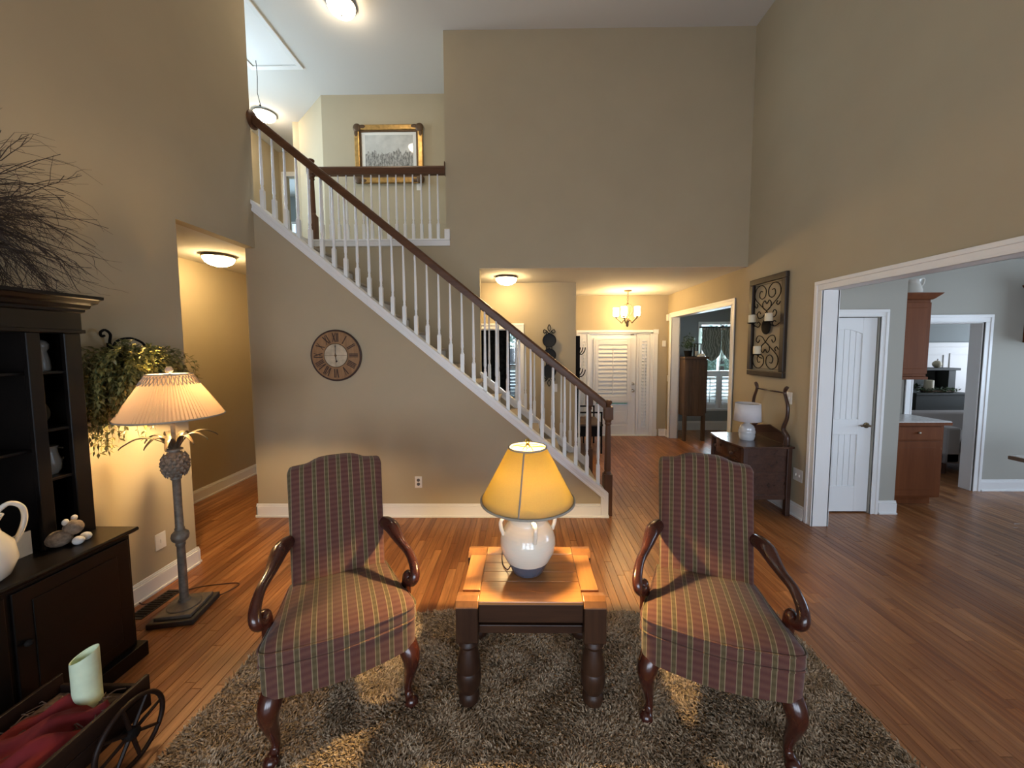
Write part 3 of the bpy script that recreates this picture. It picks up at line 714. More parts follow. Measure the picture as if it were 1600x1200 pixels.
m.box(1.0, 2.47, YD - 0.02, YD, 1.955, 2.0); m.box(1.0, 1.06, YD - 0.02, YD, 0, 1.955); m.box(2.44, 2.515, YD - 0.022, YD, 0.12, 1.93); m.box(2.432, 2.523, YD - 0.03, YD, 0, 0.13); m.box(2.43, 2.525, YD - 0.03, YD, 1.925, 2.01)
trim(m, 'white frame of the front door and sidelights')
nw = [n]
def window(label, mb, **k):
    nw[0] += 1; return struct('window_%d' % nw[0], mb, 'trim_white', label=label, bevel=0.003)
for xa, xb, nm in ((1.095, 1.205, 'narrow shuttered sidelight beside the coat rack'), (2.17, 2.385, 'shuttered sidelight beside the door knob')):
    m = MB(); m.box(xa, xa + 0.012, YD + 0.02, YD + 0.06, 0.02, 1.93); m.box(xb - 0.012, xb, YD + 0.02, YD + 0.06, 0.02, 1.93); m.box(xa, xb, YD + 0.02, YD + 0.06, 0.02, 0.1); m.box(xa, xb, YD + 0.02, YD + 0.06, 1.85, 1.93)
    w = window(nm, m); MB().box(xa, xb, YD + 0.045, YD + 0.05, 0.1, 1.85).build('glass_pane', 'pane', w)
    shutter(w, xa + 0.012, xb - 0.012, YD + 0.02, 0.1, 1.85, 26, 0.95, 0.022 if xb - xa < 0.15 else 0.05, True, 0.06)
# dining room window: glass above, shutters below, valance
m = MB(); wx0, wx1, wz0, wz1, wy = 3.56, 4.31, 0.44, 2.12, 7.4
for a in ((wx0 - 0.06, wx0, wz0 - 0.06, wz1 + 0.06), (wx1, wx1 + 0.06, wz0 - 0.06, wz1 + 0.06), (wx0, wx1, wz1, wz1 + 0.06), (wx0 + 0.36, wx0 + 0.39, wz0, wz1), (wx0, wx1, 1.16, 1.2)): m.box(a[0], a[1], wy - 0.02, wy + 0.06, a[2], a[3])
m.box(wx0 - 0.09, wx1 + 0.09, wy - 0.05, wy + 0.06, wz0 - 0.04, wz0)
w = window('dining room window with half shutters under a scalloped valance', m)
MB().box(wx0, wx1, wy + 0.05, wy + 0.055, wz0, wz1).build('glass_pane', 'pane', w)
shutter(w, wx0 + 0.005, wx0 + 0.358, wy - 0.01, wz0 + 0.005, 1.16, 8, 0.95, 0.045, True, 0.075); shutter(w, wx0 + 0.392, wx1 - 0.005, wy - 0.01, wz0 + 0.005, 1.16, 8, 0.95, 0.045, True, 0.075)
va = thing('window_valance', 'grey-green swirl patterned valance with scalloped hems on the dining room window', 'valance', (3.935, 7.33, 1.5))
for q in range(2):
    m = MB(); xa = 3.55 + q * 0.385; nx_ = 18; nz_ = 10; vs = []; fs = []
    for i in range(nx_ + 1):
        u = i / nx_; bot = 1.62 - 0.22 * math.sin(PI * min(1, max(0, u))) ** 0.8
        for j in range(nz_ + 1):
            v = j / nz_; vs.append((xa + 0.38 * u, 7.33 - 0.02 * math.sin(u * PI * 3) * (0.3 + v) - 0.03 * v * math.sin(PI * u), 2.06 + (bot - 2.06) * v))
    for i in range(nx_):
        for j in range(nz_): a = i * (nz_ + 1) + j; fs.append((a, a + 1, a + nz_ + 2, a + nz_ + 1))
    m.add(vs, fs); o = m.build('valance_panel', 'valance_cloth', va, world=True, smooth=3); s = o.modifiers.new('t', 'SOLIDIFY'); s.thickness = 0.006
    for xx in (xa + 0.03, xa + 0.35): MB().sphere((xx, 7.30, 2.03), 0.018).build('valance_knob', 'ceramic_white', va, world=True, smooth=3)
MB().tube([(3.50, 7.34, 2.07), (4.33, 7.34, 2.07)], 0.012).build('curtain_rod', 'iron', va, world=True)
# study window
m = MB(); wx0, wx1, wz0, wz1, wy = -0.85, 0.38, 0.55, 2.05, 8.1
for a in ((wx0 - 0.07, wx0, wz0 - 0.06, wz1 + 0.06), (wx1, wx1 + 0.07, wz0 - 0.06, wz1 + 0.06), (wx0, wx1, wz1, wz1 + 0.06), (-0.05, -0.01, wz0, wz1), (wx0, wx1, 1.26, 1.31)): m.box(a[0], a[1], wy - 0.02, wy + 0.06, a[2], a[3])
m.box(wx0 - 0.09, wx1 + 0.09, wy - 0.05, wy + 0.06, wz0 - 0.04, wz0)
w = window('study window with white half shutters seen past the pan rack', m)
MB().box(wx0, wx1, wy + 0.05, wy + 0.055, wz0, wz1).build('glass_pane', 'pane', w)
shutter(w, -0.84, -0.045, wy, 0.555, 1.255, 8, -0.4, 0.05, False, 0.05); shutter(w, -0.015, 0.37, wy, 0.555, 1.255, 8, -0.4, 0.05, False, 0.05)
cu = thing('study_curtain', 'dark patterned curtain hanging beside the study window', 'curtain', (-0.6, 8.0, 0.1))
for q, (xa, xb) in enumerate(((-1.05, -0.28),)):
    m = MB(); pr = []
    for i in range(41):
        u = i / 40; pr.append((xa + (xb - xa) * u, 8.0 + 0.03 * math.sin(u * 40)))
    pr += [(a, b + 0.012) for a, b in reversed(pr)]; m.prism(pr, 'z', 0.05, 2.12); m.build('curtain_panel', 'curtain_dark', cu, world=True, smooth=0.9)
MB().tube([(-1.2, 8.0, 2.14), (0.55, 8.0, 2.14)], 0.014).build('curtain_rod', 'iron', cu, world=True)
m = MB(); pr = [(0.0 + 0.35 * i / 20, 1.98 + (-0.14 if i % 20 else 0) * math.sin(PI * i / 20)) for i in range(21)]
# kitchen, sitting room and bedroom windows (out of frame)
for nm, bx in (('kitchen window in the far side wall', (7.3, 7.36, 1.1, 3.3, 0.9, 2.2)), ('sitting room side window', (9.0, 9.06, 4.7, 6.1, 0.85, 2.15))):
    x0, x1, y0, y1, z0, z1 = bx; m = MB()
    for a in ((y0 - 0.06, y0, z0 - 0.06, z1 + 0.06), (y1, y1 + 0.06, z0 - 0.06, z1 + 0.06), (y0, y1, z1, z1 + 0.06), (y0, y1, z0 - 0.06, z0), ((y0 + y1) / 2 - 0.02, (y0 + y1) / 2 + 0.02, z0, z1)): m.box(x0 - 0.02, x1, a[0], a[1], a[2], a[3])
    window(nm, m)
m = MB()
for a in ((-5.66, -5.6, 3.44, 4.76), (-4.6, -4.54, 3.44, 4.76), (-5.6, -4.6, 4.7, 4.76), (-5.6, -4.6, 3.44, 3.5)): m.box(a[0], a[1], 9.08, 9.12, a[2], a[3])
window('upstairs bedroom window', m)
m = MB()
for a in ((4.04, 4.1, 3.74, 4.96), (5.3, 5.36, 3.74, 4.96), (4.1, 5.3, 4.9, 4.96), (4.1, 5.3, 3.74, 3.8), (4.68, 4.72, 3.8, 4.9)): m.box(-4.64, -4.56, *a)
window('upstairs hall window', m)
# pantry door: two moulded panels with grooved boards and an arched top
m = MB(); y0 = YP + 0.02; x0, x1, z0, z1 = PX0 + 0.004, PX1 - 0.004, 0.012, PZ - 0.006
px0, px1 = 2.99, 3.335
m.box(x0, px0, y0, y0 + 0.036, z0, z1); m.box(px1, x1, y0, y0 + 0.036, z0, z1)
m.box(px0, px1, y0, y0 + 0.036, z0, 0.275); m.box(px0, px1, y0, y0 + 0.036, 0.80, 0.955)
arc = [(px0 + (px1 - px0) * i / 12, 1.80 + 0.045 * math.sin(PI * i / 12)) for i in range(13)]
m.prism(arc + [(px1, z1), (px0, z1)], 'y', y0, y0 + 0.036)
d2 = struct('door_2', m, 'door_white', label='white two-panel pantry door with lever handle', bevel=0.004)
m = MB(); nb = 6; bw = (px1 - px0) / nb
for k in range(nb):
    a = px0 + bw * k
    MB().box(a + 0.002, a + bw - 0.002, y0 + 0.010, y0 + 0.028, 0.275, 0.80).build('panel_board', 'door_white', d2, bevel=0.002)
    MB().box(a + 0.002, a + bw - 0.002, y0 + 0.010, y0 + 0.028, 0.955, 1.85).build('panel_board', 'door_white', d2, bevel=0.002)
k = MB().lathe([(0.028, 0), (0.028, 0.008), (0.012, 0.012), (0.011, 0.045)], 16).rot(Matrix.Rotation(PI / 2, 3, 'X')); k.v = [(a + 3.415, b + y0, c + 0.895) for a, b, c in k.v]
k.tube([(3.415, y0 - 0.045, 0.895), (3.37, y0 - 0.048, 0.897), (3.33, y0 - 0.042, 0.893)], [0.010, 0.009, 0.007]); k.build('door_handle', 'bronze', d2, smooth=SM)
# plates on the walls
def plate(name, label, loc, axis, w, h, kind, mat='white_plastic'):
    t = thing(name, label, 'outlet' if 'outlet' in name else 'switch', loc, group='wall outlets' if 'outlet' in name else 'light switches')
    R = {'-y': Matrix.Identity(3), '+x': Matrix.Rotation(PI / 2, 3, 'Z'), '-x': Matrix.Rotation(-PI / 2, 3, 'Z')}[axis]
    MB().box(-w / 2, w / 2, -0.006, 0, -h / 2, h / 2).rot(R).build('cover_plate', mat, t, bevel=0.002)
    if kind == 'outlet':
        for s in (-1, 1):
            o = MB().lathe([(0.016, 0), (0.016, 0.003)], 14).rot(Matrix.Rotation(PI / 2, 3, 'X')); o.v = [(a, b - 0.006, c + s * 0.02) for a, b, c in o.v]; o.rot(R).build('socket', 'slot_grey' if axis == '-y' else mat, t)
    else:
        for q in range(kind):
            xx = (q - (kind - 1) / 2) * 0.046; MB().box(xx - 0.005, xx + 0.005, -0.013, -0.006, -0.012, 0.012).rot(R).build('toggle', mat, t)
    return t
plate('wall_outlet', 'white outlet low on the wall below the staircase', (-1.04, Y1, 0.354), '-y', 0.07, 0.115, 'outlet')
plate('wall_outlet', 'blank white outlet plate behind the floor lamp', (XL, 2.47, 0.333), '+x', 0.075, 0.115, 1)
plate('wall_outlet', 'double white outlet plate low beside the kitchen opening', (XR, 3.56, 0.42), '-x', 0.12, 0.12, 2)
plate('light_switch', 'white switch plate above the washstand', (XR, 3.72, 1.16), '-x', 0.075, 0.12, 1)
plate('light_switch', 'white switch plate on the landing below the gilt picture', (-1.52, 5.56, 4.06), '-y', 0.075, 0.115, 1)
plate('light_switch', 'white switch plate below the iron pan rack', (0.48, YA, 1.075), '-y', 0.07, 0.12, 1)
plate('light_switch', 'white switch plate between front door and dining opening', (XR, 6.84, 1.1), '-x', 0.06, 0.115, 1)
t = tag(MB().box(2.60, 2.66, YD - 0.03, YD, 1.69, 1.80).build('alarm_keypad', 'white_plastic', bevel=0.004), 'white keypad box beside the front door frame', 'keypad')
t = tag(MB().box(2.655, 2.70, 6.79, 6.88, 2.16, 2.28).build('door_chime', 'white_plastic', bevel=0.006), 'white chime box above the dining opening corner', 'chime')

# ------------------------------------------------------------------ ceiling lights
def flush(label, x, y, z, r, mat, power, col):
    t = thing('ceiling_light', label, 'light', (x, y, z), group='flush dome ceiling lights')
    MB().lathe([(r * 0.93, 0), (r * 0.95, -0.012), (r, -0.022), (r * 0.98, -0.03)], 28).build('rim', 'nickel', t, smooth=SM)
    MB().lathe([(r * 0.94, -0.028), (r * 0.92, -0.045), (r * 0.8, -0.075), (r * 0.55, -0.10), (r * 0.25, -0.113), (0.01, -0.116)], 28).build('glass_dome', mat, t, smooth=3)
    MB().lathe([(0.008, -0.114), (0.012, -0.122), (0.006, -0.132)], 10).build('finial', 'nickel', t, smooth=SM)
    return t
flush('flush dome light on the low side hall ceiling', -3.12, 3.80, ZC, 0.145, 'dome_glow', 0, None)
flush('flush dome light high on the great room ceiling near the landing', -1.93, 4.15, ZT, 0.15, 'dome_glow_up', 0, None)
flush('flush dome light at the far end of the upstairs hall', -4.03, 5.95, ZT, 0.16, 'dome_glow_up', 0, None)
flush('flush dome light on the foyer ceiling by the pan rack wall', -0.22, 5.03, ZC, 0.15, 'dome_glow', 0, None)
# chandelier
ch = thing('chandelier', 'bronze chandelier with upturned white glass shades in the foyer', 'chandelier', (1.78, 6.3, ZC))
MB().lathe([(0.065, 0), (0.06, -0.015), (0.02, -0.03)], 20).build('canopy', 'bronze', ch, smooth=SM)
m = MB()
for k in range(5): m.tube([(0.012 * math.cos(a) * (1 if k % 2 else 0), 0.012 * math.cos(a) * (0 if k % 2 else 1), -0.045 - 0.035 * k + 0.022 * math.sin(a)) for a in [2 * PI * i / 10 for i in range(10)]], 0.003, 5, closed=True)
m.build('chain', 'bronze', ch)
MB().lathe([(0.012, -0.21), (0.03, -0.235), (0.012, -0.26), (0.010, -0.40), (0.022, -0.44), (0.034, -0.50), (0.02, -0.56), (0.024, -0.585), (0.012, -0.61), (0.004, -0.62)], 16).build('stem', 'bronze', ch, smooth=SM)
for k in range(5):
    a = PI * 2 * k / 5 + 0.35; ca, sa = math.cos(a), math.sin(a)
    pth = catmull([(0.01, -0.53), (0.06, -0.50), (0.09, -0.545), (0.12, -0.52), (0.19, -0.455)], 5)
    ar = MB().tube([(ca * r, sa * r, z) for r, z in pth], 0.009, 8).build('arm', 'bronze', ch, smooth=3)
    MB().lathe([(0.012, -0.46), (0.034, -0.455), (0.036, -0.445), (0.02, -0.44)], 14, (ca * 0.19, sa * 0.19, 0)).build('cup', 'bronze', ar, smooth=SM)
    MB().lathe([(0.03, -0.44), (0.047, -0.42), (0.050, -0.38), (0.044, -0.34), (0.049, -0.29), (0.044, -0.287)], 16, (ca * 0.19, sa * 0.19, 0)).build('glass_shade', 'shade_glow', ch, smooth=3)
for s in (-1, 1):
    MB().tube(catmull([(0.01 * s, 0, -0.26), (0.05 * s, 0, -0.24), (0.07 * s, 0, -0.30), (0.055 * s, 0, -0.38), (0.02 * s, 0, -0.45)], 5), 0.006, 6).build('scroll', 'bronze', ch, smooth=3)

# ------------------------------------------------------------------ shag rug
rug = thing('shag_rug', 'brown and beige shag rug under the two chairs and table', 'rug', (0.05, 1.0, 0.0))
RX0, RX1, RY0, RY1 = -1.47, 1.56, 0.25, 2.19
m = MB(); m.box(RX0 + 0.01, RX1 - 0.01, RY0, RY1 - 0.01, 0.001, 0.012); m.build('backing', 'rug_back', rug, world=True)
rng = np.random.default_rng(3)
N = 150000
ux = rng.uniform(RX0, RX1, N); uy = RY0 + 0.9 + (RY1 - RY0 - 0.9) * rng.uniform(0, 1, N)
nf = 15000
ux[:nf] = rng.uniform(RX0, RX1, nf); uy[:nf] = rng.uniform(RY0, RY0 + 0.9, nf)
# ragged edge
ux += rng.normal(0, 0.004, N)
ang = rng.uniform(0, 2 * PI, N); clump = np.sin(ux * 21 + 3 * np.sin(uy * 13)) + np.sin(uy * 25 + 2 * np.sin(ux * 17))
hgt = 0.026 + rng.uniform(0, 0.012, N) + 0.004 * clump
lean = 0.012 + rng.uniform(0, 0.022, N); la = 2.2 + 1.6 * np.sin(ux * 9 + 2 * np.sin(uy * 6)) + rng.normal(0, 0.9, N)
w = 0.0028
dx, dy = np.cos(ang) * w, np.sin(ang) * w
tx, ty = ux + np.cos(la) * lean, uy + np.sin(la) * lean
ox, oy = rug.location.x, rug.location.y
V = np.stack([np.stack([ux - dx - ox, uy - dy - oy, np.full(N, 0.010)], 1), np.stack([ux + dx - ox, uy + dy - oy, np.full(N, 0.010)], 1),
              np.stack([(ux * .45 + tx * .55) + dx - ox, (uy * .45 + ty * .55) + dy - oy, 0.01 + hgt * 0.75], 1),
              np.stack([tx + dx * .6 - ox, ty + dy * .6 - oy, 0.006 + hgt * (1 - lean * 4)], 1),
              np.stack([tx - dx * .6 - ox, ty - dy * .6 - oy, 0.006 + hgt * (1 - lean * 4)], 1),
              np.stack([(ux * .45 + tx * .55) - dx - ox, (uy * .45 + ty * .55) - dy - oy, 0.01 + hgt * 0.75], 1)], 1).reshape(-1, 3)
me = bpy.data.meshes.new('pile'); me.vertices.add(N * 6); me.vertices.foreach_set('co', V.astype(np.float32).ravel())
base = (np.arange(N) * 6)[:, None]
Fq = np.concatenate([base + np.array([[0, 1, 2, 5]]), base + np.array([[5, 2, 3, 4]])], 1).reshape(-1)
me.loops.add(N * 8); me.loops.foreach_set('vertex_index', Fq.astype(np.int32))
me.polygons.add(N * 2); me.polygons.foreach_set('loop_start', (np.arange(N * 2) * 4).astype(np.int32)); me.polygons.foreach_set('loop_total', np.full(N * 2, 4, np.int32))
me.update(calc_edges=True); me.materials.append(MATS['pile'])
tv = np.clip(rng.beta(2.0, 1.6, N) * 0.85 + 0.06 * clump + 0.05, 0, 1)
at = me.attributes.new('tuft', 'FLOAT', 'FACE'); at.data.foreach_set('value', np.repeat(tv, 2).astype(np.float32))
pile = bpy.data.objects.new('pile', me); COL.objects.link(pile); pile.parent = rug; pile['kind'] = 'stuff'

# ------------------------------------------------------------------ armchairs
RUGZ = 0.024
def seat_outline(s=1.0, n=12, dy=0.0, dx=0.0):
    # trapezoid with a bowed front and rounded corners, counter-clockwise from back left
    pts = []
    fwid, bwid, yf, yb = 0.300, 0.235, -0.055, 0.50
    ctl = [(-bwid, yb), (-0.262, 0.25), (-0.293, 0.06), (-fwid, 0.0), (-0.285, -0.035), (-0.22, -0.058), (0, -0.085), (0.22, -0.058), (0.285, -0.035), (fwid, 0.0), (0.293, 0.06), (0.262, 0.25), (bwid, yb)]
    c = catmull(ctl, 4)
    c += [(bwid - (2 * bwid) * i / 6, yb) for i in range(1, 6)]
    return [(x * s, 0.2 + (y - 0.2) * s) for x, y in c]
def armchair(label, loc, rz):
    t = thing('armchair', label, 'armchair', loc, rz, 'striped armchairs either side of the low table')
    # seat
    def ring(s, z, dome=0.0): return [(x, y, z + (0.2 - y) * 0.11 * min(1, max(0, (z - 0.29) / 0.1))) for x, y in seat_outline(s)]
    MB().loft([ring(0.96, 0.285), ring(0.985, 0.29), ring(0.995, 0.33), ring(1.0, 0.395)]).build('seat_apron', 'plaid', t, smooth=0.9)
    MB().loft([ring(0.995, 0.393), ring(1.01, 0.41), ring(1.012, 0.43), ring(1.0, 0.452), ring(0.985, 0.462), ring(0.93, 0.478), ring(0.82, 0.492), ring(0.62, 0.502), ring(0.35, 0.507), ring(0.1, 0.508)]).build('seat_cushion', 'plaid', t, smooth=1.2)
    for s, z in ((1.006, 0.396), (1.004, 0.454)): MB().tube([(x, y, z + (0.2 - y) * 0.11) for x, y in seat_outline(s)], 0.0055, 6, closed=True).build('piping', 'plaid', t, smooth=3)
    # back: camel-topped padded panel leaning back
    out = []
    H = 0.628
    def W(v): return 0.222 + 0.016 * v
    for i in range(9): out.append((-W(i / 8), 0.0 + (H - 0.03) * i / 8))
    top = catmull([(-0.238, H - 0.03), (-0.228, H - 0.005), (-0.205, H), (-0.15, H + 0.006), (-0.115, H + 0.022), (-0.075, H + 0.034), (0, H + 0.037), (0.075, H + 0.034), (0.115, H + 0.022), (0.15, H + 0.006), (0.205, H), (0.228, H - 0.005), (0.238, H - 0.03)], 3)
    out += top[1:-1]
    for i in range(8, -1, -1): out.append((W(i / 8), (H - 0.03) * i / 8))
    out += [(0.222 - 0.444 * i / 8, 0.0) for i in range(1, 8)]
    by0, bz0, lean = 0.44, 0.41, 0.282
    def place(u, v, d):      # d: towards the sitter
        return (u, by0 + v * math.sin(lean) - d * math.cos(lean), bz0 + v * math.cos(lean) + d * math.sin(lean) * 0.0)
    def loop(s, d, inset=0.0):
        cx, cv = 0, H / 2
        return [place(u * s, cv + (v - cv) * (1 - (1 - s) * 0.5), d) for u, v in out]
    MB().loft([loop(0.6, -0.052), loop(0.93, -0.050), loop(0.985, -0.04), loop(1.0, -0.02), loop(1.0, 0.012), loop(0.985, 0.028), loop(0.95, 0.037), loop(0.85, 0.046), loop(0.6, 0.053), loop(0.25, 0.056)]).build('backrest', 'plaid', t, smooth=1.2)
    # gooseneck arms
    for sx in (-1, 1):
        P = [(0.225, 0.515, 0.655), (0.240, 0.465, 0.668), (0.262, 0.400, 0.668), (0.278, 0.340, 0.645), (0.292, 0.275, 0.628), (0.314, 0.190, 0.612), (0.325, 0.125, 0.575), (0.322, 0.095, 0.538), (0.310, 0.102, 0.510), (0.300, 0.130, 0.507), (0.297, 0.150, 0.522), (0.294, 0.160, 0.49), (0.291, 0.162, 0.44), (0.290, 0.165, 0.38)]
        Rr = [0.028, 0.034, 0.037, 0.031, 0.023, 0.021, 0.023, 0.024, 0.023, 0.022, 0.023, 0.025, 0.023, 0.024]
        Pc = catmull([(x, y, z, r) for (x, y, z), r in zip(P, Rr)], 4)
        MB().tube([(sx * a, b, c) for a, b, c, _ in Pc], [q[3] for q in Pc], 12).build('arm', 'cherry', t, smooth=3)
        # cabriole front leg
        P = [(0.250, 0.03, 0.310, 0.034), (0.258, 0.005, 0.290, 0.043), (0.270, -0.020, 0.255, 0.043), (0.275, -0.028, 0.215, 0.036), (0.271, -0.018, 0.165, 0.028), (0.264, -0.003, 0.110, 0.021), (0.260, 0.004, 0.060, 0.0165), (0.266, -0.006, 0.034, 0.021), (0.272, -0.018, 0.020, 0.030), (0.273, -0.020, 0.010, 0.031), (0.272, -0.018, 0.0, 0.024)]
        Pc = catmull(P, 4); MB().tube([(sx * a, b, c) for a, b, c, _ in Pc], [q[3] for q in Pc], 12).build('leg', 'cherry', t, smooth=3)
        MB().tube([(sx * 0.20, 0.47, 0.37), (sx * 0.205, 0.50, 0.22), (sx * 0.215, 0.56, 0.08), (sx * 0.22, 0.60, 0.0)], [0.024, 0.022, 0.019, 0.017], 8).build('leg', 'cherry', t, smooth=3)
    return t
armchair('striped open-arm chair near the floor lamp and dark hutch', (-0.774, 1.49, RUGZ), math.radians(28))
armchair('striped open-arm chair on the kitchen side of the table', (0.806, 1.46, RUGZ), math.radians(-20))

# ------------------------------------------------------------------ low table
tb = thing('side_table', 'low honey-topped wooden table with turned legs between the chairs', 'table', (0.032, 1.8125, RUGZ))
TZ = 0.505
for sx in (-1, 1):
    for sy in (-1, 1):
        cx, cy = sx * 0.289, sy * 0.1975
        pr = [(-0.05, 0.325), (0.05, 0.325), (0.05, TZ - 0.012), (0.03, TZ + 0.006), (0, TZ + 0.012), (-0.03, TZ + 0.006), (-0.05, TZ - 0.012)]
        m = MB(); m.prism([(cy + a, b) for a, b in pr], 'x', cx - 0.05, cx + 0.05)
        lg = m.build('leg', 'table_dark', tb, bevel=0.005)
        tp = [(-0.0515, TZ - 0.016), (0.0515, TZ - 0.016), (0.0515, TZ - 0.010), (0.031, TZ + 0.009), (0, TZ + 0.015), (-0.031, TZ + 0.009), (-0.0515, TZ - 0.010)]
        MB().prism([(cy + a, b) for a, b in tp], 'x', cx - 0.0515, cx + 0.0515).build('post_top', 'table_mid', lg, bevel=0.003)
        MB().lathe([(0.046, 0.33), (0.040, 0.315), (0.046, 0.305), (0.048, 0.297), (0.040, 0.287), (0.037, 0.278), (0.040, 0.268), (0.050, 0.225), (0.0545, 0.19), (0.0545, 0.172), (0.050, 0.168), (0.055, 0.160), (0.057, 0.135), (0.055, 0.10), (0.045, 0.07), (0.038, 0.062), (0.045, 0.052), (0.049, 0.035), (0.046, 0.015), (0.034, 0.0)], 22, (cx, cy, 0)).build('turning', 'table_dark', lg, smooth=0.5)
for sy in (-1, 1):
    a = sorted((sy * 0.162, sy * 0.222)); MB().box(-0.239, 0.239, a[0], a[1], 0.405, TZ - 0.012).build('apron', 'table_dark_cross', tb, bevel=0.004)
    a = sorted((sy * 0.15, sy * 0.21)); MB().box(-0.239, 0.239, a[0], a[1], 0.345, 0.385).build('stretcher', 'table_dark_cross', tb, bevel=0.004)
    a = sorted((sy * 0.158, sy * 0.230)); MB().box(-0.237, 0.237, a[0], a[1], TZ - 0.010, TZ + 0.006).build('top_rail', 'table_honey_cross', tb, bevel=0.003)
for sx in (-1, 1):
    a = sorted((sx * 0.255, sx * 0.315)); MB().box(a[0], a[1], -0.147, 0.147, 0.405, TZ - 0.012).build('apron', 'table_dark', tb, bevel=0.004)
    a = sorted((sx * 0.238, sx * 0.322)); MB().box(a[0], a[1], -0.146, 0.146, TZ - 0.010, TZ + 0.006).build('top_rail', 'table_honey', tb, bevel=0.003)
for k in range(4):
    a = -0.157 + 0.0785 * k; MB().box(-0.237, 0.237, a + 0.001, a + 0.0775, TZ - 0.012, TZ + 0.003).build('top_board', 'table_honey_cross', tb, bevel=0.002)

# ------------------------------------------------------------------ table lamp
WARM = (1.0, 0.66, 0.33)
tl = thing('table_lamp', 'lit lamp with cone shade on a cream and blue-grey glazed jar', 'lamp', (0.022, 1.83, RUGZ + TZ + 0.003))
MB().lathe([(0.072, 0), (0.080, 0.006), (0.094, 0.035), (0.116, 0.075), (0.135, 0.115), (0.142, 0.15), (0.140, 0.18), (0.128, 0.215), (0.108, 0.245), (0.094, 0.26), (0.090, 0.275), (0.094, 0.295), (0.100, 0.305), (0.092, 0.308), (0.03, 0.31)], 40).build('jar', 'jar_glaze', tl, smooth=0.9)
for a in (PI * 1.10, PI * 0.62, PI * 0.05, -PI * 0.42):
    ca, sa = math.cos(a), math.sin(a)
    pth = catmull([(0.095, 0.288), (0.122, 0.297), (0.142, 0.278), (0.141, 0.246), (0.133, 0.222), (0.129, 0.208)], 4)
    MB().tube([(ca * r, sa * r, z) for r, z in pth], 0.0105, 8, ).build('handle', 'jar_glaze', tl, smooth=3)
MB().lathe([(0.02, 0.31), (0.012, 0.32), (0.012, 0.36), (0.018, 0.37), (0.018, 0.43), (0.010, 0.44)], 14).build('socket', 'brass', tl, smooth=SM)
m = MB(); m.tube(catmull([(0.02, 0, 0.38), (0.05, 0, 0.45), (0.052, 0, 0.56), (0.02, 0, 0.64), (0, 0, 0.652), (-0.02, 0, 0.64), (-0.052, 0, 0.56), (-0.05, 0, 0.45), (-0.02, 0, 0.38)], 4), 0.002, 5); m.build('harp', 'brass', tl)
MB().lathe([(0.004, 0.645), (0.012, 0.655), (0.006, 0.662), (0.014, 0.675), (0.010, 0.685), (0.003, 0.69)], 12).build('finial', 'brass', tl, smooth=SM)
bulb_at = (0, 0, 0.475)
MB().sphere(bulb_at, 0.03, 10, 6).build('bulb', 'bulb_table', tl, smooth=3)
sh = MB().lathe([(0.236, 0.375), (0.0945, 0.645)], 48, caps=False).build('lamp_shade', 'shade_table', tl, smooth=3)
sm_ = sh.modifiers.new('t', 'SOLIDIFY'); sm_.thickness = 0.002
for r, z, q in ((0.237, 0.375, 0.0065), (0.0955, 0.645, 0.005)): MB().tube([(r * math.cos(2 * PI * i / 40), r * math.sin(2 * PI * i / 40), z) for i in range(40)], q, 6, closed=True).build('shade_trim', 'shade_trim', sh, smooth=3)
a = PI * 1.44; MB().tube([(0.238 * math.cos(a), 0.238 * math.sin(a), 0.376), (0.0965 * math.cos(a), 0.0965 * math.sin(a), 0.645)], 0.004, 4).build('shade_seam', 'shade_trim', sh)
m = MB()
for q in range(3):
    b = 2 * PI * q / 3 + 0.4; m.tube([(0, 0, 0.645), (0.094 * math.cos(b), 0.094 * math.sin(b), 0.64)], 0.0018, 5)
m.build('shade_spider', 'brass', sh)
cdx = thing('power_cord', 'thin brown cord trailing from the jar lamp over the table', 'cord', (-0.06, 1.83, RUGZ + TZ + 0.003))
MB().tube(catmull([(0.0, -0.03, 0.06), (-0.02, -0.02, 0.012), (-0.05, 0.04, 0.005), (-0.06, 0.14, 0.005), (-0.055, 0.20, 0.013), (-0.055, 0.236, 0.010), (-0.055, 0.242, -0.05), (-0.05, 0.245, -0.25)], 4), 0.0028, 5).build('cord', 'cord_brown', cdx, smooth=3)

# ------------------------------------------------------------------ floor lamp
fx, fy = -2.165, 2.215
fp = thing('floor_lamp', 'lit pineapple floor lamp with pleated shade on a square stepped base', 'floor lamp', (fx, fy, 0), math.radians(11))
m = MB(); m.box(-0.125, 0.125, -0.135, 0.135, 0, 0.035); m.build('base_step', 'plinth_dark', fp, bevel=0.006)
m = MB(); m.box(-0.10, 0.10, -0.11, 0.11, 0.035, 0.055); m.lathe([(0.088, 0.055), (0.086, 0.062), (0.05, 0.072), (0.032, 0.085), (0.030, 0.10)], 24); m.build('base_plate', 'stone_plinth', fp, smooth=0.5, bevel=0.004)
MB().lathe([(0.027, 0.09), (0.023, 0.11), (0.021, 0.44), (0.026, 0.45), (0.024, 0.465), (0.042, 0.485), (0.046, 0.505), (0.042, 0.525), (0.024, 0.545), (0.026, 0.555), (0.021, 0.565), (0.0205, 0.865), (0.028, 0.875), (0.024, 0.89), (0.03, 0.90)], 20).build('pole', 'lamp_metal', fp, smooth=SM)
pine = MB().lathe([(0.030, 0.89), (0.046, 0.902), (0.060, 0.93), (0.065, 0.965), (0.061, 1.0), (0.048, 1.028), (0.03, 1.042), (0.026, 1.05), (0.042, 1.055), (0.042, 1.063), (0.026, 1.07)], 24).build('pineapple', 'lamp_metal', fp, smooth=SM)
m = MB()
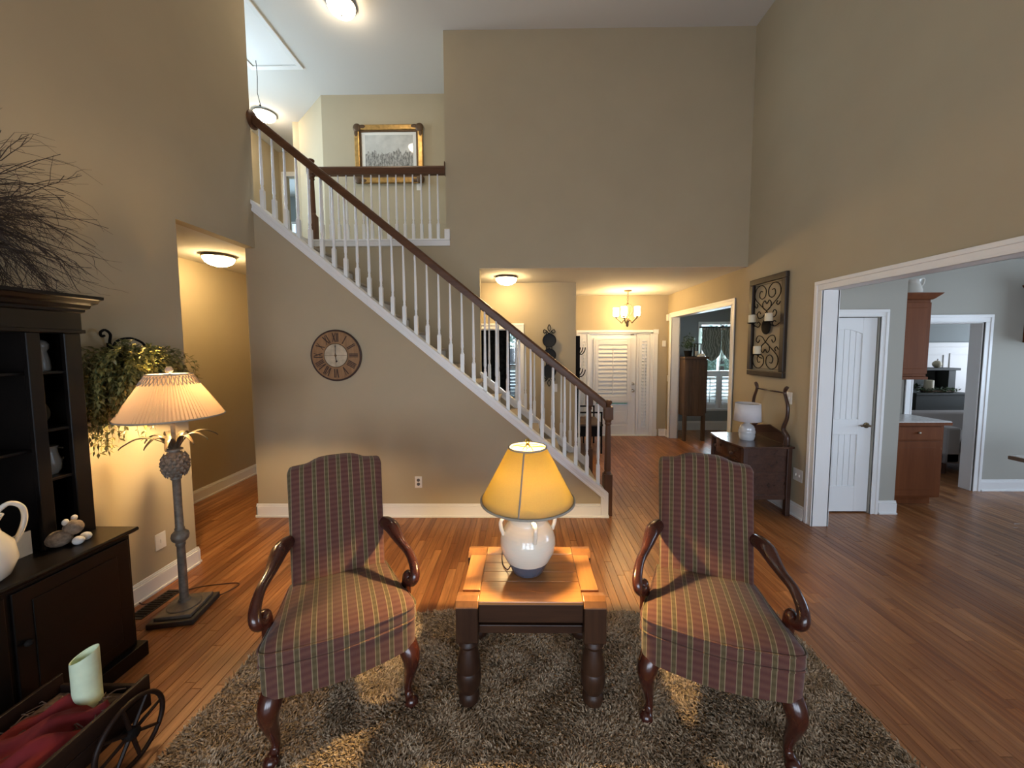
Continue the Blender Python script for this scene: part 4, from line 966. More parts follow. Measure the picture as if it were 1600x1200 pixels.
for i, (zz, rr) in enumerate(((0.904, 0.047), (0.924, 0.057), (0.944, 0.0625), (0.964, 0.065), (0.984, 0.0635), (1.004, 0.0595), (1.022, 0.051))):
    for k in range(13):
        a = 2 * PI * (k + 0.5 * (i % 2)) / 13; c = Vector((math.cos(a), math.sin(a), 0)); s = Vector((-math.sin(a), math.cos(a), 0)); o = c * rr + Vector((0, 0, zz)); h = rr * 0.23
        m.add([tuple(o - s * h), tuple(o + Vector((0, 0, -0.018))), tuple(o + s * h), tuple(o + Vector((0, 0, 0.018))), tuple(o + c * 0.010)], [(0, 1, 4), (1, 2, 4), (2, 3, 4), (3, 0, 4)])
m.build('scale_relief', 'lamp_metal', pine)
for k in range(9):
    a = 2 * PI * k / 9 + 0.25; ca, sa = math.cos(a), math.sin(a); long = 1.0 if k % 2 else 0.72
    P = [(0.018, 1.065, 0.016), (0.045, 1.11, 0.016), (0.10 * long, 1.145, 0.015), (0.16 * long, 1.15, 0.012), (0.215 * long, 1.12, 0.006), (0.235 * long, 1.10, 0.002)]
    Pc = catmull(P, 4); vs = []; fs = []
    for r, z, hw in Pc:
        for e, dz in ((-1, 0.004), (0, -0.002), (1, 0.004)): vs.append((ca * r - sa * hw * e, sa * r + ca * hw * e, z + dz))
    for i in range(len(Pc) - 1):
        for e in range(2): b = i * 3 + e; fs.append((b, b + 3, b + 4, b + 1))
    o = MB().add(vs, fs).build('metal_leaf', 'lamp_leaf', fp, smooth=3); q = o.modifiers.new('t', 'SOLIDIFY'); q.thickness = 0.0025
MB().lathe([(0.012, 1.07), (0.011, 1.24), (0.018, 1.25), (0.018, 1.31), (0.008, 1.32), (0.004, 1.53)], 12).build('stem', 'lamp_metal', fp, smooth=SM)
MB().sphere((0, 0.04, 1.38), 0.03, 10, 6).build('bulb', 'bulb', fp, smooth=3)
MB().lathe([(0.004, 1.53), (0.016, 1.54), (0.020, 1.555), (0.014, 1.57), (0.004, 1.575)], 12).build('finial', 'ceramic_dim', fp, smooth=SM)
# pleated shade
npl = 84; vs = []; fs = []; prof = [(0.252, 1.268), (0.217, 1.33), (0.179, 1.395), (0.14, 1.46), (0.105, 1.525)]
for j, (r, z) in enumerate(prof):
    for k in range(npl * 2):
        a = 2 * PI * k / (npl * 2); rr = r + (0.005 if k % 2 else -0.003) * (0.6 + 0.6 * r / 0.3); vs.append((rr * math.cos(a), rr * math.sin(a), z))
n2 = npl * 2
for j in range(len(prof) - 1):
    for k in range(n2): fs.append((j * n2 + k, j * n2 + (k + 1) % n2, (j + 1) * n2 + (k + 1) % n2, (j + 1) * n2 + k))
sh = MB().add(vs, fs).build('lamp_shade', 'shade_pleat', fp); sh.location = (0, 0, 0)
for r, z in ((0.255, 1.266), (0.107, 1.527)): MB().tube([(r * math.cos(2 * PI * i / 48), r * math.sin(2 * PI * i / 48), z) for i in range(48)], 0.005, 6, closed=True).build('shade_trim', 'shade_trim', sh, smooth=3)
# crossed smocking near the top of the pleats
m = MB()
for k in range(42):
    a0 = 2 * PI * k / 42
    for s in (-1, 1):
        a1 = a0 + s * 2 * PI / 42 * 1.0; m.tube([(0.112 * math.cos(a0), 0.112 * math.sin(a0), 1.520), (0.144 * math.cos(a1), 0.144 * math.sin(a1), 1.466)], 0.0022, 4)
m.build('smocking', 'shade_trim', sh)
m = MB()
for q in range(3):
    b = 2 * PI * q / 3; m.tube([(0, 0, 1.526), (0.105 * math.cos(b), 0.105 * math.sin(b), 1.525)], 0.002, 5)
m.build('shade_spider', 'brass', sh)
cdx = thing('power_cord', 'thin red-brown cord looping on the floor behind the floor lamp', 'cord', (-2.2, 2.4, 0))
MB().tube(catmull([(0.02, -0.07, 0.045), (0.10, -0.05, 0.006), (0.17, 0.05, 0.005), (0.155, 0.10, 0.005), (0.05, 0.09, 0.005), (-0.1, 0.05, 0.005), (-0.24, -0.05, 0.005), (-0.29, -0.12, 0.005), (-0.31, -0.14, 0.03)], 5), 0.0035, 6).build('cord', 'cord_brown', cdx, smooth=3)
# floor register
t = thing('floor_register', 'dark metal floor vent grille beside the left baseboard', 'vent', (-2.43, 2.29, 0))
MB().box(-0.05, 0.05, -0.14, 0.14, 0.0, 0.004).build('frame', 'plinth_dark', t)
for k in range(12): MB().box(-0.04, 0.04, -0.125 + k * 0.0215, -0.113 + k * 0.0215, 0.004, 0.0065).build('slat', 'iron', t)

# ------------------------------------------------------------------ hutch
hu = thing('hutch', 'tall dark wooden hutch with open cubbies against the left wall', 'hutch', (-2.32, 1.15, 0))
def hb(name, *bx, parent=hu, mat='hutch_black', bevel=0.003):
    m = MB()
    for b in bx: m.box(*b)
    return m.build(name, mat, parent, world=True, bevel=bevel)
hb('base_cabinet', (-2.555, -2.105, 0.46, 1.872, 0.02, 0.70)); hb('plinth', (-2.555, -2.072, 0.44, 1.898, 0.0, 0.08))
for k in range(3):
    y0 = 0.48 + k * 0.465
    d = hb('door', (-2.105, -2.093, y0, y0 + 0.445, 0.10, 0.68)); 
    m = MB(); m.box(-2.093, -2.089, y0 + 0.06, y0 + 0.385, 0.16, 0.62); l = hu.location; m.v = [(a - l.x, b - l.y, c - l.z) for a, b, c in m.v]; m.build('door_panel', 'hutch_black', d, bevel=0.003)
    m = MB().sphere((-2.08, y0 + 0.03, 0.45), 0.014); m.v = [(a - l.x, b - l.y, c - l.z) for a, b, c in m.v]; m.build('knob', 'iron', d, smooth=3)
m = MB(); m.prism([(-2.555, 0.70), (-2.09, 0.70), (-2.082, 0.706), (-2.070, 0.712), (-2.066, 0.722), (-2.072, 0.73), (-2.555, 0.73)], 'y', 0.42, 1.888); m.build('countertop', 'hutch_black', hu, world=True)
hb('back_panel', (-2.555, -2.54, 0.5, 1.855, 0.73, 1.80))
hb('side_panel', (-2.54, -2.285, 1.83, 1.855, 0.73, 1.80)); hb('side_panel', (-2.54, -2.285, 0.5, 0.525, 0.73, 1.80))
for y in (0.64, 1.665): hb('divider', (-2.54, -2.285, y, y + 0.02, 0.73, 1.80))
for y0, y1 in ((1.79, 1.858), (1.65, 1.70), (0.5, 0.56), (0.62, 0.67)): hb('stile', (-2.285, -2.262, y0, y1, 0.73, 1.76))
for z in (1.562, 1.285, 1.045):
    hb('shelf', (-2.54, -2.275, 1.685, 1.83, z, z + 0.015)); hb('shelf', (-2.54, -2.275, 0.525, 0.64, z, z + 0.015))
hb('shelf', (-2.54, -2.30, 0.66, 1.665, 1.562, 1.577)); hb('shelf', (-2.54, -2.30, 0.66, 1.665, 1.20, 1.215))
hb('frieze', (-2.555, -2.250, 0.485, 1.858, 1.76, 1.865)); hb('bead', (-2.555, -2.238, 0.475, 1.864, 1.762, 1.780))
m = MB()
steps = [(0.0, 1.862), (0.018, 1.868), (0.020, 1.880), (0.042, 1.886), (0.048, 1.902), (0.078, 1.910), (0.088, 1.926), (0.105, 1.930), (0.107, 1.945), (0.0, 1.945)]
for i in range(len(steps) - 2):
    d, z = steps[i]; d2, z2 = steps[i + 1]
    loops = []
    for dd, zz in ((d, z), (d2, z2)): loops.append([(-2.555, 0.485 - dd, zz), (-2.250 + dd, 0.485 - dd, zz), (-2.250 + dd, 1.858 + dd * 0.15, zz), (-2.555, 1.858 + dd * 0.15, zz)])
    m.loft(loops, cap0=(i == 0), cap1=(i == len(steps) - 3))
m.build('cornice', 'hutch_black', hu, world=True)
# things on the hutch
def vessel(name, label, loc, prof, mat, handle=None, rz=0.0, cat='pitcher', spout=None):
    t = thing(name, label, cat, loc, rz)
    o = MB().lathe(prof, 28).build('body', mat, t, smooth=0.9)
    if spout:
        for v in o.data.vertices:
            if v.co.z > spout[0] and v.co.x < 0: v.co.x *= 1 + spout[1] * (v.co.z - spout[0]) / (prof[-1][1] - spout[0]) * max(0, -v.co.x / (abs(v.co.x) + abs(v.co.y) + 1e-6))
    if handle: MB().tube(catmull(handle[0], 5), handle[1], 8).build('handle', mat, t, smooth=3)
    return t
vessel('pitcher', 'large cream pitcher with looped handle on the hutch counter', (-2.20, 1.39, 0.73), [(0.06, 0), (0.085, 0.02), (0.108, 0.08), (0.10, 0.15), (0.07, 0.20), (0.062, 0.235), (0.08, 0.27), (0.074, 0.27), (0.05, 0.22)], 'ceramic_white',
       ([(0.085, 0, 0.10), (0.125, 0, 0.13), (0.155, 0, 0.20), (0.150, 0, 0.265), (0.11, 0, 0.295), (0.068, 0, 0.27)], 0.010), PI / 2)
vessel('figurine', 'small pale owl figurine on the top hutch cubby shelf', (-2.37, 1.775, 1.577), [(0.030, 0), (0.033, 0.01), (0.030, 0.05), (0.024, 0.085), (0.022, 0.095), (0.030, 0.11), (0.031, 0.13), (0.022, 0.145), (0.008, 0.15)], 'ceramic_dim', cat='figurine')
vessel('jug', 'small cream jug with handle in the third hutch cubby', (-2.37, 1.77, 1.060), [(0.03, 0), (0.042, 0.02), (0.046, 0.06), (0.034, 0.10), (0.032, 0.125), (0.038, 0.14)], 'ceramic_dim', ([(0.04, 0, 0.05), (0.065, 0, 0.07), (0.07, 0, 0.11), (0.034, 0, 0.125)], 0.005), PI / 2, 'jug')
t = thing('display_plate', 'dim round plate leaning in the second hutch cubby', 'plate', (-2.43, 1.76, 1.302))
k = MB().lathe([(0.03, 0.0), (0.05, 0.004), (0.068, 0.012), (0.068, 0.016), (0.03, 0.008)], 28).rot(Matrix.Rotation(1.3, 3, 'Y')); k.v = [(a, b, c + 0.067) for a, b, c in k.v]; k.build('plate', 'ceramic_dim', t, smooth=0.9)
pl = thing('plush_toy', 'small plush animal with white paws lying on the hutch counter', 'plush toy', (-2.235, 1.69, 0.73), 0.3)
pl.scale = (0.85, 0.85, 0.85)
MB().sphere((-0.01, 0, 0.046), 0.048, sc=(1.2, 1.0, 0.95)).build('body', 'fur', pl, smooth=3)
MB().sphere((0.03, 0.04, 0.088), 0.043).build('head', 'fur', pl, smooth=3)
for y in (0.02, 0.078): MB().sphere((0.01, y, 0.13), 0.018, sc=(0.7, 1, 1)).build('ear', 'fur_white', pl, smooth=3)
for y in (0.0, 0.05): MB().sphere((0.075, y, 0.024), 0.024, sc=(1.1, 1, 1)).build('paw', 'fur_white', pl, smooth=3)
MB().sphere((0.053, 0.05, 0.09), 0.014).build('muzzle', 'fur_white', pl, smooth=3)
t = thing('photo_card', 'narrow white card standing behind the plush toy', 'card', (-2.30, 1.60, 0.73)); MB().box(-0.004, 0.004, -0.03, 0.03, 0, 0.11).build('card', 'mat_board', t)
t = vessel('urn', 'dark round urn holding the twig spray above the hutch', (-2.40, 1.49, 1.945), [(0.05, 0), (0.09, 0.02), (0.115, 0.06), (0.10, 0.11), (0.06, 0.13), (0.07, 0.15)], 'ceramic_dim', cat='urn')
tw = thing('twig_spray', 'bushy spray of bare brown twigs fanning out above the hutch', 'twigs', (-2.40, 1.49, 2.08))
rnd = random.Random(11)
def twig_path(p, d, l, n, drop, wob):
    pts = [Vector(p)]; d = Vector(d).normalized()
    for i in range(n):
        d = (d + Vector((rnd.uniform(-wob, wob), rnd.uniform(-wob, wob), rnd.uniform(-wob, wob) - drop))).normalized()
        q = pts[-1] + d * (l / n); q.x = max(q.x, -0.14); q.z = max(q.z, -0.12) if q.y < 0.42 else q.z; pts.append(q)
    return pts
for k in range(130):
    el = rnd.uniform(-0.75, 1.25); az = rnd.gauss(0.25, 0.5); side = 1 if rnd.random() < 0.8 else -1
    d = (math.sin(az) * math.cos(el) * 0.7, side * math.cos(el), math.sin(el)); L0 = rnd.uniform(0.26, 0.52)
    st0 = Vector((rnd.uniform(-0.03, 0.03), rnd.uniform(-0.03, 0.03), 0.0)); mid = Vector((rnd.uniform(-0.02, 0.05), rnd.uniform(-0.04, 0.06), rnd.uniform(0.08, 0.26)))
    P = [st0, mid * 0.5 + st0] + twig_path(mid, d, L0, 8, 0.07, 0.30); m = MB()
    rr = [0.0026 * (1 - 0.8 * i / len(P)) + 0.0005 for i in range(len(P))]; m.tube([tuple(p) for p in P], rr, 4)
    for b in range(rnd.randint(5, 9)):
        i = rnd.randint(3, len(P) - 2); dd = (P[i + 1] - P[i]).normalized() + Vector((rnd.uniform(-.6, .6), rnd.uniform(-.6, .6), rnd.uniform(-.7, .5)))
        Q = twig_path(P[i], dd, rnd.uniform(0.07, 0.22), 4, 0.1, 0.4); m.tube([tuple(p) for p in Q], [0.0012, 0.0011, 0.0009, 0.0007, 0.0005], 3)
    m.build('twig', 'twig', tw, smooth=3)

# ------------------------------------------------------------------ hanging fern on an iron wall hook
fe = thing('hanging_fern', 'leafy green trailing fern in a wall basket above the floor lamp', 'plant', (-2.545, 2.27, 1.45))
MB().loft([[(0.005 + 0.11 * max(0, math.sin(PI * i / 10)) * s, -0.13 * math.cos(PI * i / 10) * s, z) for i in range(11)] for s, z in ((0.6, -0.02), (0.9, 0.06), (1.0, 0.16))]).build('basket', 'basket', fe, smooth=0.9)
rnd = random.Random(5); F = MB(); S = MB()
for k in range(270):
    a = rnd.uniform(-PI / 2, PI / 2); el = rnd.uniform(0.0, 1.2)
    p = Vector((0.05 + rnd.uniform(0, 0.05), rnd.uniform(-0.09, 0.09), 0.17)); right = math.sin(a) > 0
    d = Vector((math.cos(a) * 0.5, math.sin(a), el * 0.85)).normalized(); Ls = rnd.uniform(0.22, 0.46) * (0.72 if right else 1.0); drop = rnd.uniform(0.16, 0.36)
    pts = [p.copy()]
    for i in range(13):
        d = (d + Vector((rnd.uniform(-.1, .1), rnd.uniform(-.12, .12), -drop))).normalized(); p = p + d * (Ls / 9); p.x = min(max(p.x, 0.012), 0.25); p.y = max(-0.33, min(0.27, p.y)); pts.append(p.copy())
        for s in (-1, 1, 0):
            if rnd.random() < 0.12: continue
            side = d.cross(Vector((rnd.uniform(-1, 1), rnd.uniform(-1, 1), 0.6))).normalized() * s
            ld = (d * 0.7 + side * 0.9 + Vector((0, 0, rnd.uniform(-0.2, 0.35)))).normalized(); ll = rnd.uniform(0.022, 0.042); wd = ld.cross(Vector((rnd.uniform(-.5, .5), rnd.uniform(-.5, .5), 1))).normalized() * ll * 0.21
            b = p.copy(); tip = b + ld * ll; mid = b + ld * ll * 0.5 + Vector((0, 0, 0.003))
            q = [b, mid + wd, tip, mid - wd]
            F.add([(max(0.006, v.x), max(v.y, -0.36), v.z) for v in q], [(0, 1, 2, 3)])
    S.tube([tuple(q) for q in pts], 0.0011, 3)
o = F.build('foliage', 'leaf', fe); o['kind'] = 'stuff'; o = S.build('stems', 'leaf_dark', fe); o['kind'] = 'stuff'
bk = thing('wall_hook', 'black iron scroll hook holding the fern on the left wall', 'hook', (-2.555, 2.24, 1.70))
MB().box(0, 0.006, -0.012, 0.012, -0.10, 0.02).build('back_plate', 'iron', bk)
MB().tube(catmull([(0.01, 0, -0.06), (0.03, -0.02, 0.02), (0.06, -0.04, 0.07), (0.07, -0.075, 0.095), (0.07, -0.10, 0.08), (0.07, -0.095, 0.058), (0.07, -0.08, 0.062)], 5), 0.007, 8).build('scroll', 'iron', bk, smooth=3)
MB().tube(catmull([(0.01, 0, -0.04), (0.03, 0.02, 0.03), (0.06, 0.07, 0.05), (0.08, 0.12, 0.025), (0.085, 0.14, -0.01)], 5), 0.007, 8).build('arm', 'iron', bk, smooth=3)

# ------------------------------------------------------------------ wagon planter
wg = thing('wagon', 'small dark wooden wagon with spoked wheels in front of the hutch', 'wagon', (-1.80, 1.155, 0))
def wbx(name, *b): return MB().box(*b).build(name, 'wagon_wood', wg, bevel=0.003)
wbx('floor_board', -0.18, 0.18, -0.32, 0.30, 0.15, 0.165)
for s in (-1, 1):
    a = sorted((s * 0.18, s * 0.195))
    for k in range(2): wbx('side_board', a[0], a[1], -0.33, 0.31, 0.15 + k * 0.073, 0.22 + k * 0.073)
wbx('end_board', -0.18, 0.18, -0.33, -0.315, 0.15, 0.29); wbx('end_board', -0.18, 0.18, 0.295, 0.31, 0.15, 0.25)
for y in (-0.2, 0.205): wbx('axle', -0.22, 0.22, y - 0.012, y + 0.012, 0.124, 0.148)
for s in (-1, 1):
    for y in (-0.2, 0.205):
        x = s * 0.218; c = (x, y, 0.137); R = 0.128
        wh = MB().tube([(x, y + R * math.cos(2 * PI * i / 32), 0.137 + R * math.sin(2 * PI * i / 32)) for i in range(32)], 0.009, 8, closed=True).build('wheel', 'wagon_wood', wg, smooth=3)
        for q in range(8):
            a = 2 * PI * q / 8 + 0.2; MB().tube([(x, y, 0.137), (x, y + R * math.cos(a), 0.137 + R * math.sin(a))], [0.008, 0.006], 6).build('spoke', 'wagon_wood', wh)
        k = MB().lathe([(0.022, -0.018), (0.026, 0), (0.022, 0.018), (0.010, 0.024)], 14).rot(Matrix.Rotation(s * PI / 2, 3, 'Y')); k.v = [(a + x, b + y, e + 0.137) for a, b, e in k.v]; k.build('hub', 'iron', wh, smooth=SM)
# contents
cn = thing('pillar_candle', 'tall pale green pillar candle with slanted hollow top standing in the wagon', 'candle', (-1.785, 1.39, 0.166))
def ring(r, z, sl): return [(r * math.cos(2 * PI * i / 32), r * math.sin(2 * PI * i / 32), z + sl * (r * math.cos(2 * PI * i / 32) * 0.75 + r * math.sin(2 * PI * i / 32) * 0.5)) for i in range(32)]
MB().loft([ring(0.042, 0, 0), ring(0.042, 0.272, 0.45), ring(0.041, 0.279, 0.45), ring(0.037, 0.277, 0.45), ring(0.035, 0.235, 0.2), ring(0.01, 0.225, 0)]).build('wax', 'candle_green', cn, smooth=0.9)
MB().tube([(0, 0, 0.22), (0.003, 0, 0.25)], 0.002, 5).build('wick', 'iron', cn)
rc = thing('red_cloth', 'crumpled dark red cloth tucked around the candle in the wagon', 'cloth', (-1.79, 1.22, 0.27))
vs = []; fs = []; n_ = 22
for i in range(n_ + 1):
    for j in range(n_ + 1):
        u, v = i / n_ - 0.5, j / n_ - 0.5; r = math.hypot(u, v)
        vs.append((u * 0.30, v * 0.28, 0.016 * math.sin(9 * u + 5 * v) + 0.014 * math.sin(14 * v - 12 * u) + 0.007 * math.sin(26 * u - 18 * v) + 0.03 * (0.5 - r) - 0.05 * (abs(u) > 0.42)))
for i in range(n_):
    for j in range(n_): a = i * (n_ + 1) + j; fs.append((a, a + n_ + 1, a + n_ + 2, a + 1))
o = MB().add(vs, fs).build('cloth', 'red_cloth', rc, smooth=3); q = o.modifiers.new('t', 'SOLIDIFY'); q.thickness = 0.004
def pinecone(label, loc, rz):
    t = thing('pinecone', label, 'pinecone', loc, rz, 'pinecones in the wagon')
    MB().sphere((0, 0, 0.022), 0.02, sc=(1.5, 1, 1)).build('core', 'dried', t, smooth=3)
    m = MB()
    for i in range(7):
        for k in range(8):
            a = 2 * PI * (k + 0.5 * (i % 2)) / 8; xx = -0.026 + i * 0.0085; rr = 0.024 * math.sin(PI * (i + 1) / 8.5) + 0.006
            y, z = rr * math.cos(a), rr * math.sin(a); m.add([(xx, y * .6, z * .6 + .022), (xx + .006, y + .005 * z / rr, z + .022), (xx + .012, y * 1.1, z * 1.1 + .022), (xx + .006, y - .005 * z / rr, z + .022)], [(0, 1, 2, 3)])
    m.build('scales', 'dried', t); return t
for k, (a, b, c) in enumerate(((-1.905, 1.035, 0.278), (-1.84, 1.045, 0.278), (-1.90, 0.96, 0.278), (-1.80, 0.98, 0.278))):
    pinecone('brown pinecone among the dried stems in the wagon', (a, b, c - 0.02), k)
for k, (a, b, c) in enumerate(((-1.86, 1.00, 0.30), (-1.93, 1.00, 0.295), (-1.77, 1.04, 0.295))):
    t = thing('dried_flower', 'pale dried flower head lying in the wagon', 'dried flower', (a, b, c - 0.02), k, 'dried flowers in the wagon')
    MB().sphere((0, 0, 0.008), 0.010).build('head', 'dried', t, smooth=3)
    for q in range(7):
        an = 2 * PI * q / 7; MB().add([(0, 0, .006), (.014 * math.cos(an - .3), .014 * math.sin(an - .3), .012), (.028 * math.cos(an), .028 * math.sin(an), .010), (.014 * math.cos(an + .3), .014 * math.sin(an + .3), .012)], [(0, 1, 2, 3)]).build('petal', 'dried_pale', t)
hay = MB(); rnd = random.Random(2)
for k in range(260):
    x, y = rnd.uniform(-0.17, 0.17), rnd.uniform(-0.31, 0.28); a = rnd.uniform(0, PI); l = rnd.uniform(0.03, 0.07); z = 0.225 + rnd.uniform(0, 0.03)
    hay.tube([(x - l * math.cos(a) * .5, max(-0.31, min(0.29, y - l * math.sin(a) * .5)), z), (x, y, z + rnd.uniform(0, .015)), (max(-.175, min(.175, x + l * math.cos(a) * .5)), max(-0.31, min(0.29, y + l * math.sin(a) * .5)), z)], 0.0022, 3)
hay.box(-0.175, 0.175, -0.31, 0.29, 0.166, 0.222); hb_ = hay.build('straw_bed', 'dried'); hb_.location = (-1.80, 1.155, 0); hb_['kind'] = 'stuff'; tag(hb_, 'dried straw and moss filling the wagon', 'straw')

# ------------------------------------------------------------------ wall clock
ck = thing('wall_clock', 'round brown wooden clock with Roman numerals on the stair wall', 'clock', (-1.808, Y1, 1.612))
RX = Matrix.Rotation(PI / 2, 3, 'X')
MB().lathe([(0.240, 0), (0.240, 0.022)], 56).rot(RX).build('face', 'clock_wood', ck)
MB().tube([(0.240 * math.cos(2 * PI * i / 56), -0.016, 0.240 * math.sin(2 * PI * i / 56)) for i in range(56)], 0.0095, 8, closed=True).build('rim', 'clock_ink', ck, smooth=3)
MB().lathe([(0.112, 0.022), (0.110, 0.026)], 44).rot(RX).build('centre_disc', 'clock_cream', ck)
MB().tube([(0.114 * math.cos(2 * PI * i / 44), -0.024, 0.114 * math.sin(2 * PI * i / 44)) for i in range(44)], 0.003, 6, closed=True).build('inner_ring', 'gold_dark', ck, smooth=3)
def numeral(txt):
    # strokes in a cell of height 0.085
    h = 0.085; out = []; x = 0
    wds = {'I': 0.014, 'V': 0.034, 'X': 0.036}; tot = sum(wds[c] for c in txt); x = -tot / 2
    for c in txt:
        w = wds[c]
        if c == 'I': out.append(((x + w / 2, 0), (x + w / 2, h), 0.0042))
        if c == 'V': out += [((x + 0.004, h), (x + w / 2, 0), 0.0044), ((x + w - 0.004, h), (x + w / 2, 0), 0.0022)]
        if c == 'X': out += [((x + 0.004, h), (x + w - 0.004, 0), 0.0044), ((x + w - 0.004, h), (x + 0.004, 0), 0.0022)]
        x += w
    return out
for k, tx in enumerate(('XII', 'I', 'II', 'III', 'IIII', 'V', 'VI', 'VII', 'VIII', 'IX', 'X', 'XI')):
    m = MB(); a = -2 * PI * k / 12; ca, sa = math.cos(a), math.sin(a)
    for (xa, ya), (xb, yb), hw in numeral(tx):
        d = Vector((xb - xa, yb - ya)).normalized(); nrm = Vector((-d.y, d.x)) * hw; q = [(xa + nrm.x, ya + nrm.y), (xb + nrm.x, yb + nrm.y), (xb - nrm.x, yb - nrm.y), (xa - nrm.x, ya - nrm.y)]
        q = [(x * ca - (y + 0.130) * sa, x * sa + (y + 0.130) * ca) for x, y in q]; m.prism(q, 'y', -0.0245, -0.021)
    m.build('numeral', 'clock_ink', ck)
def hand(name, ang, l, w):
    m = MB(); m.prism([(-w, -0.02), (w, -0.02), (w * .6, l * .75), (w * 1.6, l * .8), (0, l), (-w * 1.6, l * .8), (-w * .6, l * .75)], 'y', -0.031, -0.029); m.rot(Matrix.Rotation(ang, 3, 'Y')); m.build(name, 'clock_ink', ck)
hand('minute_hand', 0.0, 0.105, 0.003); hand('hour_hand', PI * 0.97, 0.07, 0.0045)
m = MB(); m.box(-0.108, 0.108, -0.0265, -0.0262, -0.0012, 0.0012); m.box(-0.0012, 0.0012, -0.0265, -0.0262, -0.108, 0.108); m.build('face_lines', 'gold_dark', ck)
MB().lathe([(0.010, 0.026), (0.010, 0.034)], 14).rot(RX).build('arbor', 'bronze', ck)
MB().sphere((0.01, -0.026, -0.055), 0.006).build('winding_hole', 'clock_ink', ck)

# ------------------------------------------------------------------ gilt picture upstairs
pc = thing('framed_picture', 'gilt framed landscape print hanging above the landing', 'picture', (-1.945, 5.56, 4.51))
hw, hh = 0.50, 0.41
for (x0, x1, z0, z1) in ((-hw, hw, hh - 0.075, hh), (-hw, hw, -hh, -hh + 0.075), (-hw, -hw + 0.075, -hh + 0.075, hh - 0.075), (hw - 0.075, hw, -hh + 0.075, hh - 0.075)):
    MB().box(x0, x1, -0.045, 0, z0, z1).build('frame_rail', 'gold', pc, bevel=0.012)
for (x0, x1, z0, z1) in ((-hw + 0.07, hw - 0.07, hh - 0.10, hh - 0.075), (-hw + 0.07, hw - 0.07, -hh + 0.075, -hh + 0.10), (-hw + 0.075, -hw + 0.10, -hh + 0.1, hh - 0.1), (hw - 0.10, hw - 0.075, -hh + 0.1, hh - 0.1)):
    MB().box(x0, x1, -0.03, 0, z0, z1).build('frame_liner', 'gold_dark', pc, bevel=0.003)
for sx in (-1, 1):
    for sz in (-1, 1):
        m = MB(); m.sphere((sx * (hw - 0.045), -0.04, sz * (hh - 0.045)), 0.06, sc=(1, 0.35, 1)); m.sphere((sx * (hw - 0.12), -0.04, sz * (hh - 0.03)), 0.035, sc=(1.5, 0.35, 0.8)); m.sphere((sx * (hw - 0.03), -0.04, sz * (hh - 0.12)), 0.035, sc=(0.8, 0.35, 1.5)); m.build('frame_corner', 'gold_dark', pc, smooth=3)
MB().box(-hw + 0.1, hw - 0.1, -0.02, -0.002, -hh + 0.1, hh - 0.1).build('mat_board', 'mat_board', pc)
MB().box(-hw + 0.15, hw - 0.15, -0.022, -0.019, -hh + 0.17, hh - 0.14).build('print', 'print', pc)

# ------------------------------------------------------------------ candle panel on the right wall
cp = thing('wall_sconce', 'tall wooden frame with iron scrollwork and three candles above the washstand', 'wall sconce', (XR, 4.09, 1.90))
W2, H2, fw_ = 0.30, 0.547, 0.062
for y0, y1, z0, z1 in ((-W2, W2, H2 - fw_, H2), (-W2, W2, -H2, -H2 + fw_), (-W2, -W2 + fw_, -H2 + fw_, H2 - fw_), (W2 - fw_, W2, -H2 + fw_, H2 - fw_)):
    MB().box(-0.04, 0, y0, y1, z0, z1).build('frame_rail', 'frame_wood', cp, bevel=0.008)
m = MB(); a, b = W2 - fw_ - 0.02, H2 - fw_ - 0.02
m.tube([(-0.02, -a, -b), (-0.02, a, -b), (-0.02, a, b), (-0.02, -a, b)], 0.004, 6, closed=True); m.build('inner_rod', 'iron', cp)
def scr(pts, r=0.0048): MB().tube([(-0.024, y, z) for y, z in catmull(pts, 5)], r, 6).build('scroll', 'iron', cp, smooth=3)
for s in (-1, 1):
    for q in (-1, 1):
        scr([(0.0, q * 0.17), (s * 0.10, q * 0.24), (s * 0.205, q * 0.33), (s * 0.19, q * 0.43), (s * 0.10, q * 0.462), (s * 0.025, q * 0.41), (s * 0.03, q * 0.335), (s * 0.085, q * 0.31), (s * 0.13, q * 0.345), (s * 0.115, q * 0.395), (s * 0.08, q * 0.39)])
        scr([(0.0, q * 0.17), (s * 0.055, q * 0.205), (s * 0.07, q * 0.255), (s * 0.035, q * 0.285), (s * 0.006, q * 0.25)])
        scr([(s * 0.0, q * 0.17), (s * 0.06, q * 0.11), (s * 0.13, q * 0.10), (s * 0.16, q * 0.145), (s * 0.125, q * 0.175), (s * 0.10, q * 0.145)])
        scr([(s * 0.21, q * 0.25), (s * 0.18, q * 0.22), (s * 0.155, q * 0.24), (s * 0.17, q * 0.265)])
    scr([(s * 0.215, 0.03), (s * 0.14, 0.0), (s * 0.10, 0.03), (s * 0.13, 0.06), (s * 0.155, 0.045)])
k = MB().lathe([(0.075, 0), (0.072, 0.008), (0.05, 0.014), (0.01, 0.016)], 24).rot(Matrix.Rotation(-PI / 2, 3, 'Y')); k.v = [(p - 0.022, q, r * 1.15 + 0.0) for p, q, r in k.v]; k.build('medallion', 'iron', cp, smooth=SM)
for y, z in ((0.155, 0.055), (-0.13, 0.05), (0.045, -0.30)):
    h = MB().lathe([(0.012, -0.014), (0.045, -0.008), (0.047, 0.0), (0.040, 0.0)], 18, (-0.085, y, z)); h.tube([(-0.024, y, z - 0.05), (-0.05, y, z - 0.04), (-0.085, y, z - 0.012)], 0.005, 6); h.build('candle_cup', 'iron', cp, smooth=SM)
